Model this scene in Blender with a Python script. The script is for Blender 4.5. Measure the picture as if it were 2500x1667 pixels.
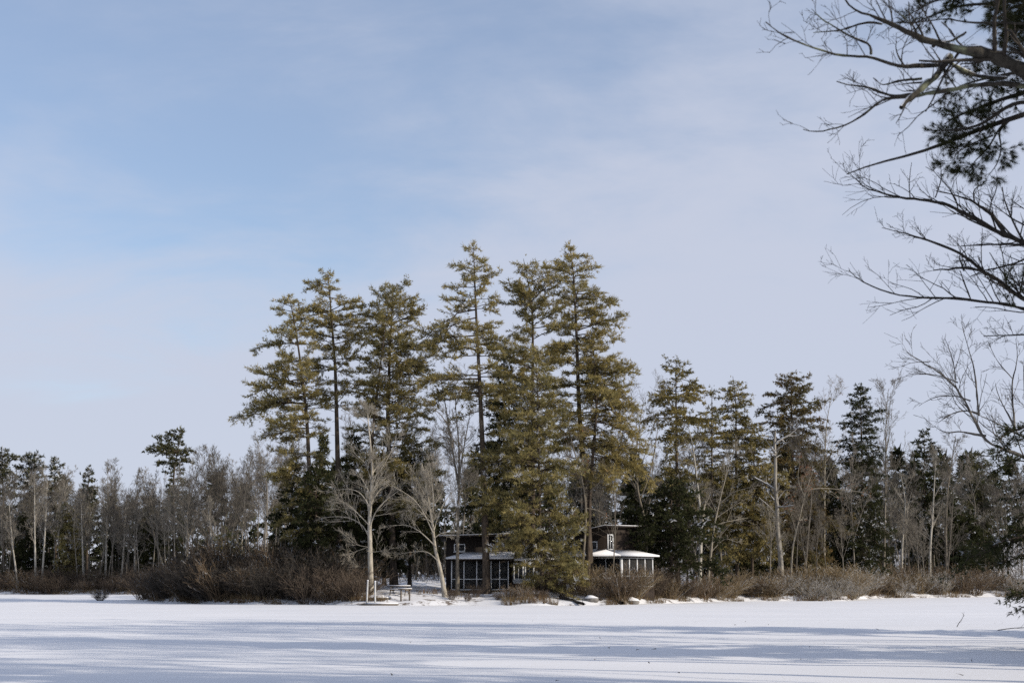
import bpy, math
import numpy as np

# ------------------------------------------------------------------ camera, sky, sun, exposure
scene = bpy.context.scene
for o in list(bpy.data.objects):
    bpy.data.objects.remove(o)
C = scene.collection
R = math.radians
CAM_H = 2.0
PITCH = math.atan(581.5 / 3472.0)
cam_d = bpy.data.cameras.new('camera')
cam_d.lens = 50.0
cam_d.sensor_width = 36.0
cam_d.clip_start = 0.1
cam_d.clip_end = 4000
cam_d.dof.use_dof = True
cam_d.dof.focus_distance = 118.0
cam_d.dof.aperture_fstop = 2.4
cam = bpy.data.objects.new('camera', cam_d)
C.objects.link(cam)
cam.location = (0, 0, CAM_H)
cam.rotation_euler = (math.pi / 2 + PITCH, 0, 0)
scene.camera = cam

SUN_EL, SUN_AZ = 24.0, 112.0          # azimuth measured from +Y (view direction) towards +X
SUN_DIR = np.array([math.sin(R(SUN_AZ)) * math.cos(R(SUN_EL)), math.cos(R(SUN_AZ)) * math.cos(R(SUN_EL)), math.sin(R(SUN_EL))])
sun_d = bpy.data.lights.new('sun', 'SUN')
sun_d.energy = 3.8
sun_d.angle = R(0.55)
sun_d.color = (1.0, 0.90, 0.76)
sun = bpy.data.objects.new('sun', sun_d)
C.objects.link(sun)
sun.location = (60, -20, 60)
import mathutils
sun.rotation_euler = mathutils.Vector(-SUN_DIR).to_track_quat('-Z', 'Y').to_euler()

CLX, CLY = 10.8, 5.2
world = bpy.data.worlds.new('World')
scene.world = world
world.use_nodes = True
wt = world.node_tree
wt.nodes.clear()
def wn(kind, **kw):
    n = wt.nodes.new(kind)
    for k, v in kw.items():
        setattr(n, k, v)
    return n
def wmath(op, a, b=None, clamp=False):
    n = wn('ShaderNodeMath', operation=op)
    n.use_clamp = clamp
    for i, v in enumerate((a, b)):
        if v is None: continue
        if isinstance(v, (int, float)): n.inputs[i].default_value = v
        else: wt.links.new(v, n.inputs[i])
    return n.outputs[0]
sky = wn('ShaderNodeTexSky', sky_type='NISHITA')
sky.sun_disc = False
sky.sun_elevation = R(SUN_EL)
sky.sun_rotation = R(SUN_AZ)
sky.air_density = 1.0
sky.dust_density = 0.2
sky.ozone_density = 3.0
tc = wn('ShaderNodeTexCoord')
sep = wn('ShaderNodeSeparateXYZ')
wt.links.new(tc.outputs['Generated'], sep.inputs[0])
# thin high cloud: a flat layer seen in perspective, thicker where it is seen at a slant
zz = wmath('MAXIMUM', sep.outputs[2], 0.0)
den = wmath('ADD', zz, 0.22)
cx = wmath('DIVIDE', sep.outputs[0], den)
cy = wmath('DIVIDE', sep.outputs[1], den)
comb = wn('ShaderNodeCombineXYZ')
wt.links.new(cx, comb.inputs[0]); wt.links.new(cy, comb.inputs[1])
mp = wn('ShaderNodeMapping')
mp.inputs['Rotation'].default_value = (0, 0, R(18))
mp.inputs['Location'].default_value = (CLX, CLY, 0)
mp.inputs['Scale'].default_value = (0.8, 1.0, 1)
wt.links.new(comb.outputs[0], mp.inputs[0])
n1 = wn('ShaderNodeTexNoise'); n1.inputs['Scale'].default_value = 0.75; n1.inputs['Detail'].default_value = 1.5
n1.inputs['Roughness'].default_value = 0.45
n2 = wn('ShaderNodeTexNoise'); n2.inputs['Scale'].default_value = 3.2; n2.inputs['Detail'].default_value = 10.0
n2.inputs['Roughness'].default_value = 0.58; n2.inputs['Distortion'].default_value = 0.35
wt.links.new(mp.outputs[0], n1.inputs['Vector']); wt.links.new(mp.outputs[0], n2.inputs['Vector'])
slant = wmath('POWER', wmath('SUBTRACT', 1.0, zz, True), 6.0)
cov = wmath('ADD', wmath('MULTIPLY', n1.outputs['Fac'], 2.3), wmath('MULTIPLY', n2.outputs['Fac'], 1.35))
cov = wmath('ADD', cov, wmath('MULTIPLY', slant, 1.75))
mr = wn('ShaderNodeMapRange', interpolation_type='SMOOTHERSTEP')
mr.inputs['From Min'].default_value = 1.42; mr.inputs['From Max'].default_value = 2.42
mr.inputs['To Min'].default_value = 0.30; mr.inputs['To Max'].default_value = 0.94
wt.links.new(cov, mr.inputs['Value'])
mix = wn('ShaderNodeMix', data_type='RGBA')
wt.links.new(mr.outputs[0], mix.inputs['Factor'])
wt.links.new(sky.outputs[0], mix.inputs[6])
mix.inputs[7].default_value = (3.72, 3.98, 4.78, 1)
bg = wn('ShaderNodeBackground')
bg.inputs['Strength'].default_value = 0.128
wt.links.new(mix.outputs[2], bg.inputs['Color'])
wo = wn('ShaderNodeOutputWorld')
wt.links.new(bg.outputs[0], wo.inputs['Surface'])

scene.view_settings.view_transform = 'Standard'
scene.view_settings.look = 'None'
scene.view_settings.exposure = 0.29
scene.view_settings.gamma = 1.0
scene.render.engine = 'CYCLES'
scene.cycles.use_denoising = False
scene.cycles.max_bounces = 5
scene.cycles.diffuse_bounces = 3
scene.cycles.transparent_max_bounces = 4
scene.cycles.sample_clamp_indirect = 6.0

# ------------------------------------------------------------------ pixel -> world helpers
FPX = 3472.0
cP, sP = math.cos(PITCH), math.sin(PITCH)
def at(px, py, Y):
    u = (px - 1250.0) / FPX
    v = (833.5 - py) / FPX
    t = Y / (cP - v * sP)
    return np.array([u * t, Y, CAM_H + t * (v * cP + sP)])
def gx(px, Y):
    return at(px, 1440.0, Y)[0]

# ------------------------------------------------------------------ mesh helpers
class MB:
    """collects vertices and faces (tris / quads) with an optional colour per vertex"""
    def __init__(self):
        self.v = []; self.t = []; self.q = []; self.c = []; self.n = 0
    def add(self, v, tris=None, quads=None, col=None):
        v = np.asarray(v, dtype=np.float64).reshape(-1, 3)
        if tris is not None and len(tris): self.t.append(np.asarray(tris, dtype=np.int64).reshape(-1, 3) + self.n)
        if quads is not None and len(quads): self.q.append(np.asarray(quads, dtype=np.int64).reshape(-1, 4) + self.n)
        self.v.append(v)
        if col is None: col = np.ones((len(v), 3)) * 0.5
        col = np.asarray(col, dtype=np.float64)
        if col.ndim == 1: col = np.tile(col, (len(v), 1))
        self.c.append(col)
        self.n += len(v)
        return self
    def join(self, other):
        self.split_t = sum(len(a) for a in self.t); self.split_q = sum(len(a) for a in self.q)
        for a in other.t: self.t.append(a + self.n)
        for a in other.q: self.q.append(a + self.n)
        self.v += other.v; self.c += other.c; self.n += other.n
        return self
    def mesh(self, name, mat, origin=(0, 0, 0), smooth=False, mat2=None):
        me = bpy.data.meshes.new(name)
        v = (np.concatenate(self.v) if self.v else np.zeros((0, 3))) - np.asarray(origin, dtype=np.float64)
        t = np.concatenate(self.t) if self.t else np.zeros((0, 3), dtype=np.int64)
        q = np.concatenate(self.q) if self.q else np.zeros((0, 4), dtype=np.int64)
        me.vertices.add(len(v)); me.vertices.foreach_set('co', v.astype(np.float32).ravel())
        loops = np.concatenate([t.ravel(), q.ravel()]).astype(np.int32)
        me.loops.add(len(loops)); me.loops.foreach_set('vertex_index', loops)
        nf = len(t) + len(q)
        starts = np.concatenate([np.arange(len(t)) * 3, len(t) * 3 + np.arange(len(q)) * 4]).astype(np.int32)
        tot = np.concatenate([np.full(len(t), 3), np.full(len(q), 4)]).astype(np.int32)
        me.polygons.add(nf)
        me.polygons.foreach_set('loop_start', starts)
        me.polygons.foreach_set('loop_total', tot)
        if smooth: me.polygons.foreach_set('use_smooth', np.ones(nf, dtype=bool))
        a = me.color_attributes.new('col', 'FLOAT_COLOR', 'POINT')
        c = np.concatenate(self.c) if self.c else np.zeros((0, 3))
        a.data.foreach_set('color', np.concatenate([c, np.ones((len(c), 1))], axis=1).astype(np.float32).ravel())
        me.update(calc_edges=True)
        if mat is not None: me.materials.append(mat)
        if mat2 is not None:
            me.materials.append(mat2)
            mi = np.zeros(nf, dtype=np.int32); mi[self.split_t:len(t)] = 1; mi[len(t) + self.split_q:] = 1
            me.polygons.foreach_set('material_index', mi)
        return me
    def box(self, c, s, rz=0.0, col=None):
        c = np.asarray(c, float); h = np.asarray(s, float) / 2
        k = np.array([[x, y, z] for x in (-1, 1) for y in (-1, 1) for z in (-1, 1)]) * h
        cr, sr = math.cos(rz), math.sin(rz)
        k = np.stack([k[:, 0] * cr - k[:, 1] * sr, k[:, 0] * sr + k[:, 1] * cr, k[:, 2]], 1) + c
        return self.add(k, quads=[[0, 1, 3, 2], [4, 6, 7, 5], [0, 4, 5, 1], [2, 3, 7, 6], [0, 2, 6, 4], [1, 5, 7, 3]], col=col)
    def prism(self, poly, d, col=None):
        """poly: planar loop of 3-D points, extruded by vector d"""
        p = np.asarray(poly, float); n = len(p); d = np.asarray(d, float)
        v = np.concatenate([p, p + d])
        q = [[i, (i + 1) % n, n + (i + 1) % n, n + i] for i in range(n)]
        t = [[0, i + 1, i] for i in range(1, n - 1)] + [[n, n + i, n + i + 1] for i in range(1, n - 1)]
        return self.add(v, tris=t, quads=q, col=col)
    def tubes(self, P, Rr, sides, col=None):
        """P (B,k,3), Rr (B,k): B tubes with k rings"""
        P = np.asarray(P, float); Rr = np.asarray(Rr, float)
        if P.ndim == 2: P = P[None]; Rr = Rr[None]
        B, k, _ = P.shape
        if B == 0: return self
        T = np.gradient(P, axis=1)
        T /= np.linalg.norm(T, axis=2, keepdims=True) + 1e-9
        ov = P[:, -1] - P[:, 0]
        ax = np.argmin(np.abs(ov), axis=1)
        ref = np.eye(3)[ax][:, None, :]
        S = np.cross(T, np.broadcast_to(ref, T.shape)); S /= np.linalg.norm(S, axis=2, keepdims=True) + 1e-9
        U = np.cross(S, T)
        a = np.arange(sides) * 2 * math.pi / sides
        V = P[:, :, None, :] + Rr[:, :, None, None] * (np.cos(a)[None, None, :, None] * S[:, :, None, :] + np.sin(a)[None, None, :, None] * U[:, :, None, :])
        idx = np.arange(B * k * sides).reshape(B, k, sides)
        nx = np.roll(idx, -1, axis=2)
        q = np.stack([idx[:, :-1], nx[:, :-1], nx[:, 1:], idx[:, 1:]], axis=-1).reshape(-1, 4)
        if col is not None:
            col = np.asarray(col, float)
            if col.ndim == 2: col = np.repeat(col, k * sides, axis=0)
        return self.add(V.reshape(-1, 3), quads=q, col=col)

def norm(v):
    return v / (np.linalg.norm(v, axis=-1, keepdims=True) + 1e-9)

# ------------------------------------------------------------------ object helpers
def link(name, me, parent=None):
    o = bpy.data.objects.new(name, me)
    C.objects.link(o)
    if parent is not None: o.parent = parent
    return o
def tag(o, label=None, cat=None, group=None, kind=None):
    if label: o['label'] = label
    if cat: o['category'] = cat
    if group: o['group'] = group
    if kind: o['kind'] = kind
    return o
def thing(name, label, cat, loc=(0, 0, 0), rz=0.0, group=None, scale=None):
    o = bpy.data.objects.new(name, None)
    o.empty_display_size = 0.5
    C.objects.link(o)
    o.location = loc; o.rotation_euler = (0, 0, rz)
    if scale is not None: o.scale = scale
    return tag(o, label, cat, group)
def place(proto, name, label, cat, loc, rz=0.0, group=None, scale=None, tilt=(0, 0)):
    """proto: list of (part name, mesh data) shared between alike things"""
    o = thing(name, label, cat, loc, rz, group, scale)
    o.rotation_euler = (tilt[0], tilt[1], rz)
    for pn, me in proto: link(pn, me, o)
    return o

# ------------------------------------------------------------------ materials
def new_mat(name):
    m = bpy.data.materials.new(name); m.use_nodes = True
    nt = m.node_tree; b = nt.nodes['Principled BSDF']
    return m, nt, b
def nd(nt, kind, **kw):
    n = nt.nodes.new(kind)
    for k, v in kw.items(): setattr(n, k, v)
    return n
def foliage_mat(name, trans=0.25):
    m = bpy.data.materials.new(name); m.use_nodes = True
    nt = m.node_tree; nt.nodes.clear()
    at_ = nd(nt, 'ShaderNodeAttribute', attribute_name='col')
    d = nd(nt, 'ShaderNodeBsdfDiffuse'); t = nd(nt, 'ShaderNodeBsdfTranslucent')
    mx = nd(nt, 'ShaderNodeMixShader'); mx.inputs[0].default_value = trans
    out = nd(nt, 'ShaderNodeOutputMaterial')
    nt.links.new(at_.outputs['Color'], d.inputs['Color']); nt.links.new(at_.outputs['Color'], t.inputs['Color'])
    nt.links.new(d.outputs[0], mx.inputs[1]); nt.links.new(t.outputs[0], mx.inputs[2])
    nt.links.new(mx.outputs[0], out.inputs[0])
    return m
def bark_mat(name, c1, c2, scale=6.0, snow=0.0, snow_thr=0.55, bump=0.3, lichen=None, zs=0.25):
    m, nt, b = new_mat(name)
    tcn = nd(nt, 'ShaderNodeTexCoord')
    mp_ = nd(nt, 'ShaderNodeMapping'); mp_.inputs['Scale'].default_value = (1, 1, zs)
    nt.links.new(tcn.outputs['Object'], mp_.inputs[0])
    n = nd(nt, 'ShaderNodeTexNoise'); n.inputs['Scale'].default_value = scale; n.inputs['Detail'].default_value = 6; n.inputs['Roughness'].default_value = 0.65
    nt.links.new(mp_.outputs[0], n.inputs['Vector'])
    cr = nd(nt, 'ShaderNodeValToRGB')
    cr.color_ramp.elements[0].position = 0.35; cr.color_ramp.elements[0].color = (*c1, 1)
    cr.color_ramp.elements[1].position = 0.65; cr.color_ramp.elements[1].color = (*c2, 1)
    nt.links.new(n.outputs['Fac'], cr.inputs[0])
    last = cr.outputs[0]
    if lichen:
        n2_ = nd(nt, 'ShaderNodeTexNoise'); n2_.inputs['Scale'].default_value = 2.2; n2_.inputs['Detail'].default_value = 4
        nt.links.new(tcn.outputs['Object'], n2_.inputs['Vector'])
        r_ = nd(nt, 'ShaderNodeMapRange'); r_.inputs['From Min'].default_value = 0.56; r_.inputs['From Max'].default_value = 0.64
        nt.links.new(n2_.outputs['Fac'], r_.inputs['Value'])
        mx = nd(nt, 'ShaderNodeMix', data_type='RGBA')
        nt.links.new(r_.outputs[0], mx.inputs['Factor']); nt.links.new(last, mx.inputs[6]); mx.inputs[7].default_value = (*lichen, 1)
        last = mx.outputs[2]
    if snow > 0:
        g = nd(nt, 'ShaderNodeNewGeometry'); sx = nd(nt, 'ShaderNodeSeparateXYZ'); nt.links.new(g.outputs['Normal'], sx.inputs[0])
        n3 = nd(nt, 'ShaderNodeTexNoise'); n3.inputs['Scale'].default_value = 1.3; n3.inputs['Detail'].default_value = 3
        nt.links.new(tcn.outputs['Object'], n3.inputs['Vector'])
        ad = nd(nt, 'ShaderNodeMath', operation='MULTIPLY_ADD'); nt.links.new(n3.outputs['Fac'], ad.inputs[0]); ad.inputs[1].default_value = 0.9
        nt.links.new(sx.outputs[2], ad.inputs[2])
        r2 = nd(nt, 'ShaderNodeMapRange'); r2.inputs['From Min'].default_value = snow_thr + 0.45; r2.inputs['From Max'].default_value = snow_thr + 0.6
        r2.inputs['To Max'].default_value = snow
        nt.links.new(ad.outputs[0], r2.inputs['Value'])
        mx = nd(nt, 'ShaderNodeMix', data_type='RGBA')
        nt.links.new(r2.outputs[0], mx.inputs['Factor']); nt.links.new(last, mx.inputs[6]); mx.inputs[7].default_value = (0.8, 0.81, 0.84, 1)
        last = mx.outputs[2]
    nt.links.new(last, b.inputs['Base Color'])
    b.inputs['Roughness'].default_value = 0.9
    b.inputs['Specular IOR Level'].default_value = 0.15
    if bump:
        bp = nd(nt, 'ShaderNodeBump'); bp.inputs['Strength'].default_value = bump; bp.inputs['Distance'].default_value = 0.03
        nt.links.new(n.outputs['Fac'], bp.inputs['Height']); nt.links.new(bp.outputs[0], b.inputs['Normal'])
    return m
def plain_mat(name, col, rough=0.8, noise=0.12, scale=5.0, spec=0.3, bump=0.0, streak=(1, 1, 1)):
    m, nt, b = new_mat(name)
    tcn = nd(nt, 'ShaderNodeTexCoord')
    mp_ = nd(nt, 'ShaderNodeMapping'); mp_.inputs['Scale'].default_value = streak
    nt.links.new(tcn.outputs['Object'], mp_.inputs[0])
    n = nd(nt, 'ShaderNodeTexNoise'); n.inputs['Scale'].default_value = scale; n.inputs['Detail'].default_value = 6
    nt.links.new(mp_.outputs[0], n.inputs['Vector'])
    cr = nd(nt, 'ShaderNodeValToRGB')
    cr.color_ramp.elements[0].position = 0.3; cr.color_ramp.elements[1].position = 0.7
    cr.color_ramp.elements[0].color = (*[max(0, c * (1 - noise)) for c in col], 1)
    cr.color_ramp.elements[1].color = (*[min(1, c * (1 + noise)) for c in col], 1)
    nt.links.new(n.outputs['Fac'], cr.inputs[0]); nt.links.new(cr.outputs[0], b.inputs['Base Color'])
    b.inputs['Roughness'].default_value = rough; b.inputs['Specular IOR Level'].default_value = spec
    if bump:
        bp = nd(nt, 'ShaderNodeBump'); bp.inputs['Strength'].default_value = bump; bp.inputs['Distance'].default_value = 0.02
        nt.links.new(n.outputs['Fac'], bp.inputs['Height']); nt.links.new(bp.outputs[0], b.inputs['Normal'])
    return m

M = {}
M['needles'] = foliage_mat('needles', 0.32)
M['leaf'] = foliage_mat('dry_leaf', 0.3)
M['twig'] = foliage_mat('twig', 0.0)
M['pine_bark'] = bark_mat('pine_bark', (0.035, 0.027, 0.021), (0.105, 0.082, 0.062), 5.0)
M['grey_bark'] = bark_mat('grey_bark', (0.16, 0.14, 0.11), (0.33, 0.295, 0.235), 7.0, snow=0.35, snow_thr=0.9)
M['mid_bark'] = bark_mat('mid_bark', (0.09, 0.078, 0.062), (0.20, 0.175, 0.138), 7.0, snow=0.35, snow_thr=0.9)
M['pale_bark'] = bark_mat('pale_bark', (0.22, 0.205, 0.175), (0.46, 0.43, 0.375), 5.0, snow=0.6, snow_thr=0.7)
M['dead_wood'] = bark_mat('dead_wood', (0.13, 0.118, 0.10), (0.34, 0.315, 0.275), 8.0, snow=0.9, snow_thr=0.55, zs=0.1)
M['dark_bark'] = bark_mat('dark_bark', (0.020, 0.017, 0.015), (0.055, 0.048, 0.040), 9.0, snow=0.6, snow_thr=0.98)
M['oak_bark'] = bark_mat('oak_bark', (0.016, 0.014, 0.012), (0.060, 0.054, 0.044), 16.0, snow=1.0, snow_thr=0.66, bump=0.9, lichen=(0.15, 0.16, 0.105))
M['birch_bark'] = bark_mat('birch_bark', (0.035, 0.030, 0.027), (0.20, 0.185, 0.165), 5.0, snow=0.5, snow_thr=0.95)
M['shore_bark'] = bark_mat('shore_bark', (0.20, 0.18, 0.145), (0.44, 0.40, 0.335), 5.0, bump=0.6)
M['wood_grey'] = bark_mat('wood_grey', (0.125, 0.111, 0.092), (0.27, 0.243, 0.205), 5.0)
M['wood_dark'] = bark_mat('wood_dark', (0.08, 0.07, 0.058), (0.185, 0.165, 0.138), 5.0)
M['wood_pale'] = bark_mat('wood_pale', (0.15, 0.135, 0.11), (0.30, 0.27, 0.225), 5.0)
M['snow'] = None

def snow_mat(name, litter=False, drift=1.0):
    m, nt, b = new_mat(name)
    tcn = nd(nt, 'ShaderNodeTexCoord')
    n = nd(nt, 'ShaderNodeTexNoise'); n.inputs['Scale'].default_value = 0.22; n.inputs['Detail'].default_value = 7; n.inputs['Roughness'].default_value = 0.55
    mp_ = nd(nt, 'ShaderNodeMapping'); mp_.inputs['Scale'].default_value = (0.35, 1.0, 1.0)
    nt.links.new(tcn.outputs['Object'], mp_.inputs[0]); nt.links.new(mp_.outputs[0], n.inputs['Vector'])
    nf = nd(nt, 'ShaderNodeTexNoise'); nf.inputs['Scale'].default_value = 6.0; nf.inputs['Detail'].default_value = 5
    nt.links.new(tcn.outputs['Object'], nf.inputs['Vector'])
    cr = nd(nt, 'ShaderNodeValToRGB')
    cr.color_ramp.elements[0].position = 0.3; cr.color_ramp.elements[0].color = (0.70, 0.71, 0.74, 1)
    cr.color_ramp.elements[1].position = 0.7; cr.color_ramp.elements[1].color = (0.77, 0.77, 0.79, 1)
    nt.links.new(n.outputs['Fac'], cr.inputs[0])
    last = cr.outputs[0]
    if litter:
        nl = nd(nt, 'ShaderNodeTexNoise'); nl.inputs['Scale'].default_value = 0.9; nl.inputs['Detail'].default_value = 9; nl.inputs['Roughness'].default_value = 0.7
        nt.links.new(tcn.outputs['Object'], nl.inputs['Vector'])
        r_ = nd(nt, 'ShaderNodeMapRange'); r_.inputs['From Min'].default_value = 0.53; r_.inputs['From Max'].default_value = 0.60; r_.inputs['To Max'].default_value = 0.9
        nt.links.new(nl.outputs['Fac'], r_.inputs['Value'])
        mx = nd(nt, 'ShaderNodeMix', data_type='RGBA')
        nt.links.new(r_.outputs[0], mx.inputs['Factor']); nt.links.new(last, mx.inputs[6]); mx.inputs[7].default_value = (0.11, 0.08, 0.055, 1)
        last = mx.outputs[2]
    nt.links.new(last, b.inputs['Base Color'])
    b.inputs['Roughness'].default_value = 0.75; b.inputs['Specular IOR Level'].default_value = 0.2
    b1 = nd(nt, 'ShaderNodeBump'); b1.inputs['Strength'].default_value = 0.85 * drift; b1.inputs['Distance'].default_value = 0.10
    b2 = nd(nt, 'ShaderNodeBump'); b2.inputs['Strength'].default_value = 0.12; b2.inputs['Distance'].default_value = 0.02
    nt.links.new(n.outputs['Fac'], b1.inputs['Height']); nt.links.new(nf.outputs['Fac'], b2.inputs['Height'])
    nt.links.new(b1.outputs[0], b2.inputs['Normal']); nt.links.new(b2.outputs[0], b.inputs['Normal'])
    return m
M['lake'] = snow_mat('lake_snow')
M['ground'] = snow_mat('ground_snow', litter=True)
M['snow'] = snow_mat('roof_snow', drift=0.3)
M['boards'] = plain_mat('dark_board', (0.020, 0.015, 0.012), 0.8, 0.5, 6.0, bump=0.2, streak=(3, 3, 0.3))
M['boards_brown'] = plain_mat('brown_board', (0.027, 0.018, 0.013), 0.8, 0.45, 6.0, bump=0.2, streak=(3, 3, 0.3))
M['white'] = plain_mat('white_paint', (0.55, 0.56, 0.57), 0.6, 0.18, 3.0)
M['white_worn'] = plain_mat('worn_white_paint', (0.44, 0.44, 0.43), 0.7, 0.3, 3.0)
M['dark'] = plain_mat('dark_interior', (0.012, 0.011, 0.010), 0.9, 0.2)
M['rock'] = plain_mat('rock', (0.16, 0.15, 0.14), 0.9, 0.4, 4.0, bump=0.5)
M['weathered'] = plain_mat('weathered_wood', (0.12, 0.10, 0.08), 0.85, 0.4, 5.0, streak=(0.4, 3, 3))
def glass_mat():
    m, nt, b = new_mat('window_glass')
    b.inputs['Base Color'].default_value = (0.02, 0.022, 0.025, 1); b.inputs['Roughness'].default_value = 0.08
    return m
M['glass'] = glass_mat()
def screen_mat():
    m = bpy.data.materials.new('insect_screen'); m.use_nodes = True
    nt = m.node_tree; nt.nodes.clear()
    d = nd(nt, 'ShaderNodeBsdfDiffuse'); d.inputs[0].default_value = (0.06, 0.06, 0.06, 1)
    t = nd(nt, 'ShaderNodeBsdfTransparent'); t.inputs[0].default_value = (0.75, 0.75, 0.75, 1)
    mx = nd(nt, 'ShaderNodeMixShader'); mx.inputs[0].default_value = 0.45
    o = nd(nt, 'ShaderNodeOutputMaterial')
    nt.links.new(t.outputs[0], mx.inputs[1]); nt.links.new(d.outputs[0], mx.inputs[2]); nt.links.new(mx.outputs[0], o.inputs[0])
    return m
M['screen'] = screen_mat()

# ------------------------------------------------------------------ terrain
SH = np.array([(-400, 250), (-120, 222), (-73, 206), (-52, 199), (-46, 190), (-41, 165), (-36, 141), (-30, 127.5), (-22, 118), (-11, 113.5), (2, 113.5), (8.7, 116.5),
               (11.5, 121.5), (16.4, 129), (22.6, 136), (32.7, 140), (36, 150), (39.8, 160), (60.6, 175), (100, 190), (400, 220)], float)
SHN = np.array([(-60, 4), (-8, 4), (0, 4.2), (20, 8.3), (40, 15.6), (60, 23.2), (70, 29), (78, 48), (90, 90), (106, 260)], float)   # near right shore: (Y, X)
def _hash_noise(x, y, s, seed):
    # cheap smooth value noise
    x = x / s; y = y / s
    xi = np.floor(x).astype(int); yi = np.floor(y).astype(int); xf = x - xi; yf = y - yi
    xf = xf * xf * (3 - 2 * xf); yf = yf * yf * (3 - 2 * yf)
    def h(a, b):
        v = np.sin(a * 127.1 + b * 311.7 + seed * 74.7) * 43758.5453
        return v - np.floor(v)
    return (h(xi, yi) * (1 - xf) + h(xi + 1, yi) * xf) * (1 - yf) + (h(xi, yi + 1) * (1 - xf) + h(xi + 1, yi + 1) * xf) * yf - 0.5
def ground_z(X, Y):
    X = np.asarray(X, float); Y = np.asarray(Y, float)
    wob = 1.6 * _hash_noise(X, Y * 0 + 3, 4.0, 1) + 0.7 * _hash_noise(X, Y * 0 + 3, 1.3, 2)
    d1 = (Y - np.interp(X, SH[:, 0], SH[:, 1])) * 0.75 + wob
    d2 = (X - np.interp(Y, SHN[:, 0], SHN[:, 1])) * 0.9
    d2 = np.where(Y > 108, -50.0, d2)
    d3 = -Y - 6.0
    d = np.maximum(np.maximum(d1, d2), d3)
    z = np.interp(d, [-6, -1.2, 0, 0.7, 3, 6, 20, 60, 140, 400], [-1.5, -0.35, 0.0, 0.35, 0.8, 1.12, 1.5, 2.8, 7.0, 16.0])
    hill = np.clip((Y - 185) / 60.0, 0, 1.5) * np.clip((X - 30) / 40.0, 0, 1) * 5.0
    land = np.clip((d + 0.2) / 2.0, 0, 1)
    z = z + hill + land * (0.34 * _hash_noise(X, Y, 3.1, 3) + 0.16 * _hash_noise(X, Y, 1.1, 4) + 0.8 * _hash_noise(X, Y, 17.0, 5) * np.clip(d / 15, 0, 1))
    return z
def gz(x, y):
    return float(ground_z(np.array([x]), np.array([y]))[0])
def axis(stops):
    out = []
    for a, b, s in stops: out.extend(np.arange(a, b, s))
    out.append(stops[-1][1])
    return np.array(out)
xs = axis([(-600, -120, 20), (-120, -60, 3), (-60, 70, 0.75), (70, 130, 3), (130, 600, 20)])
ys = axis([(-200, -20, 10), (-20, 104, 2), (104, 160, 0.6), (160, 215, 1.0), (215, 320, 5), (320, 900, 30)])
GX, GY = np.meshgrid(xs, ys)
GZ = ground_z(GX, GY)
idx = np.arange(GX.size).reshape(GX.shape)
q = np.stack([idx[:-1, :-1], idx[:-1, 1:], idx[1:, 1:], idx[1:, :-1]], -1).reshape(-1, 4)
zq = GZ.ravel()[q].max(axis=1)
q = q[zq > -0.5]
mb = MB(); mb.add(np.stack([GX.ravel(), GY.ravel(), GZ.ravel()], 1), quads=q)
tag(link('ground', mb.mesh('ground', M['ground'], smooth=True)), kind='structure')
# the frozen lake: a sheet with low wind-packed drifts
xs2 = axis([(-600, -80, 20), (-70, 70, 1.3), (70, 600, 20)])
ys2 = axis([(-200, 10, 6), (10, 60, 0.7), (60, 130, 1.0), (130, 215, 2.0), (215, 400, 20)])
LX, LY = np.meshgrid(xs2, ys2)
LZ = 0.07 * _hash_noise(LX * 0.5 + LY * 0.15, LY, 2.6, 11) + 0.10 * _hash_noise(LX * 0.3, LY, 7.0, 12) + 0.035 * _hash_noise(LX * 0.7, LY, 1.5, 13)
idx = np.arange(LX.size).reshape(LX.shape)
q = np.stack([idx[:-1, :-1], idx[:-1, 1:], idx[1:, 1:], idx[1:, :-1]], -1).reshape(-1, 4)
mb = MB(); mb.add(np.stack([LX.ravel(), LY.ravel(), LZ.ravel()], 1), quads=q)
tag(link('frozen_lake', mb.mesh('frozen_lake', M['lake'], smooth=True)), kind='structure')

def shore_los(px):
    Y = 110.0
    for _ in range(60): Y = 0.5 * Y + 0.5 * float(np.interp(gx(px, Y), SH[:, 0], SH[:, 1]))
    return Y
def back_off(px, Y):
    """right of the cabins the shore runs back: keep what stands there behind it"""
    return Y + max(0.0, shore_los(px) + 4.5 - 129.0) if px > 1580 and Y < 145 else Y
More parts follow.
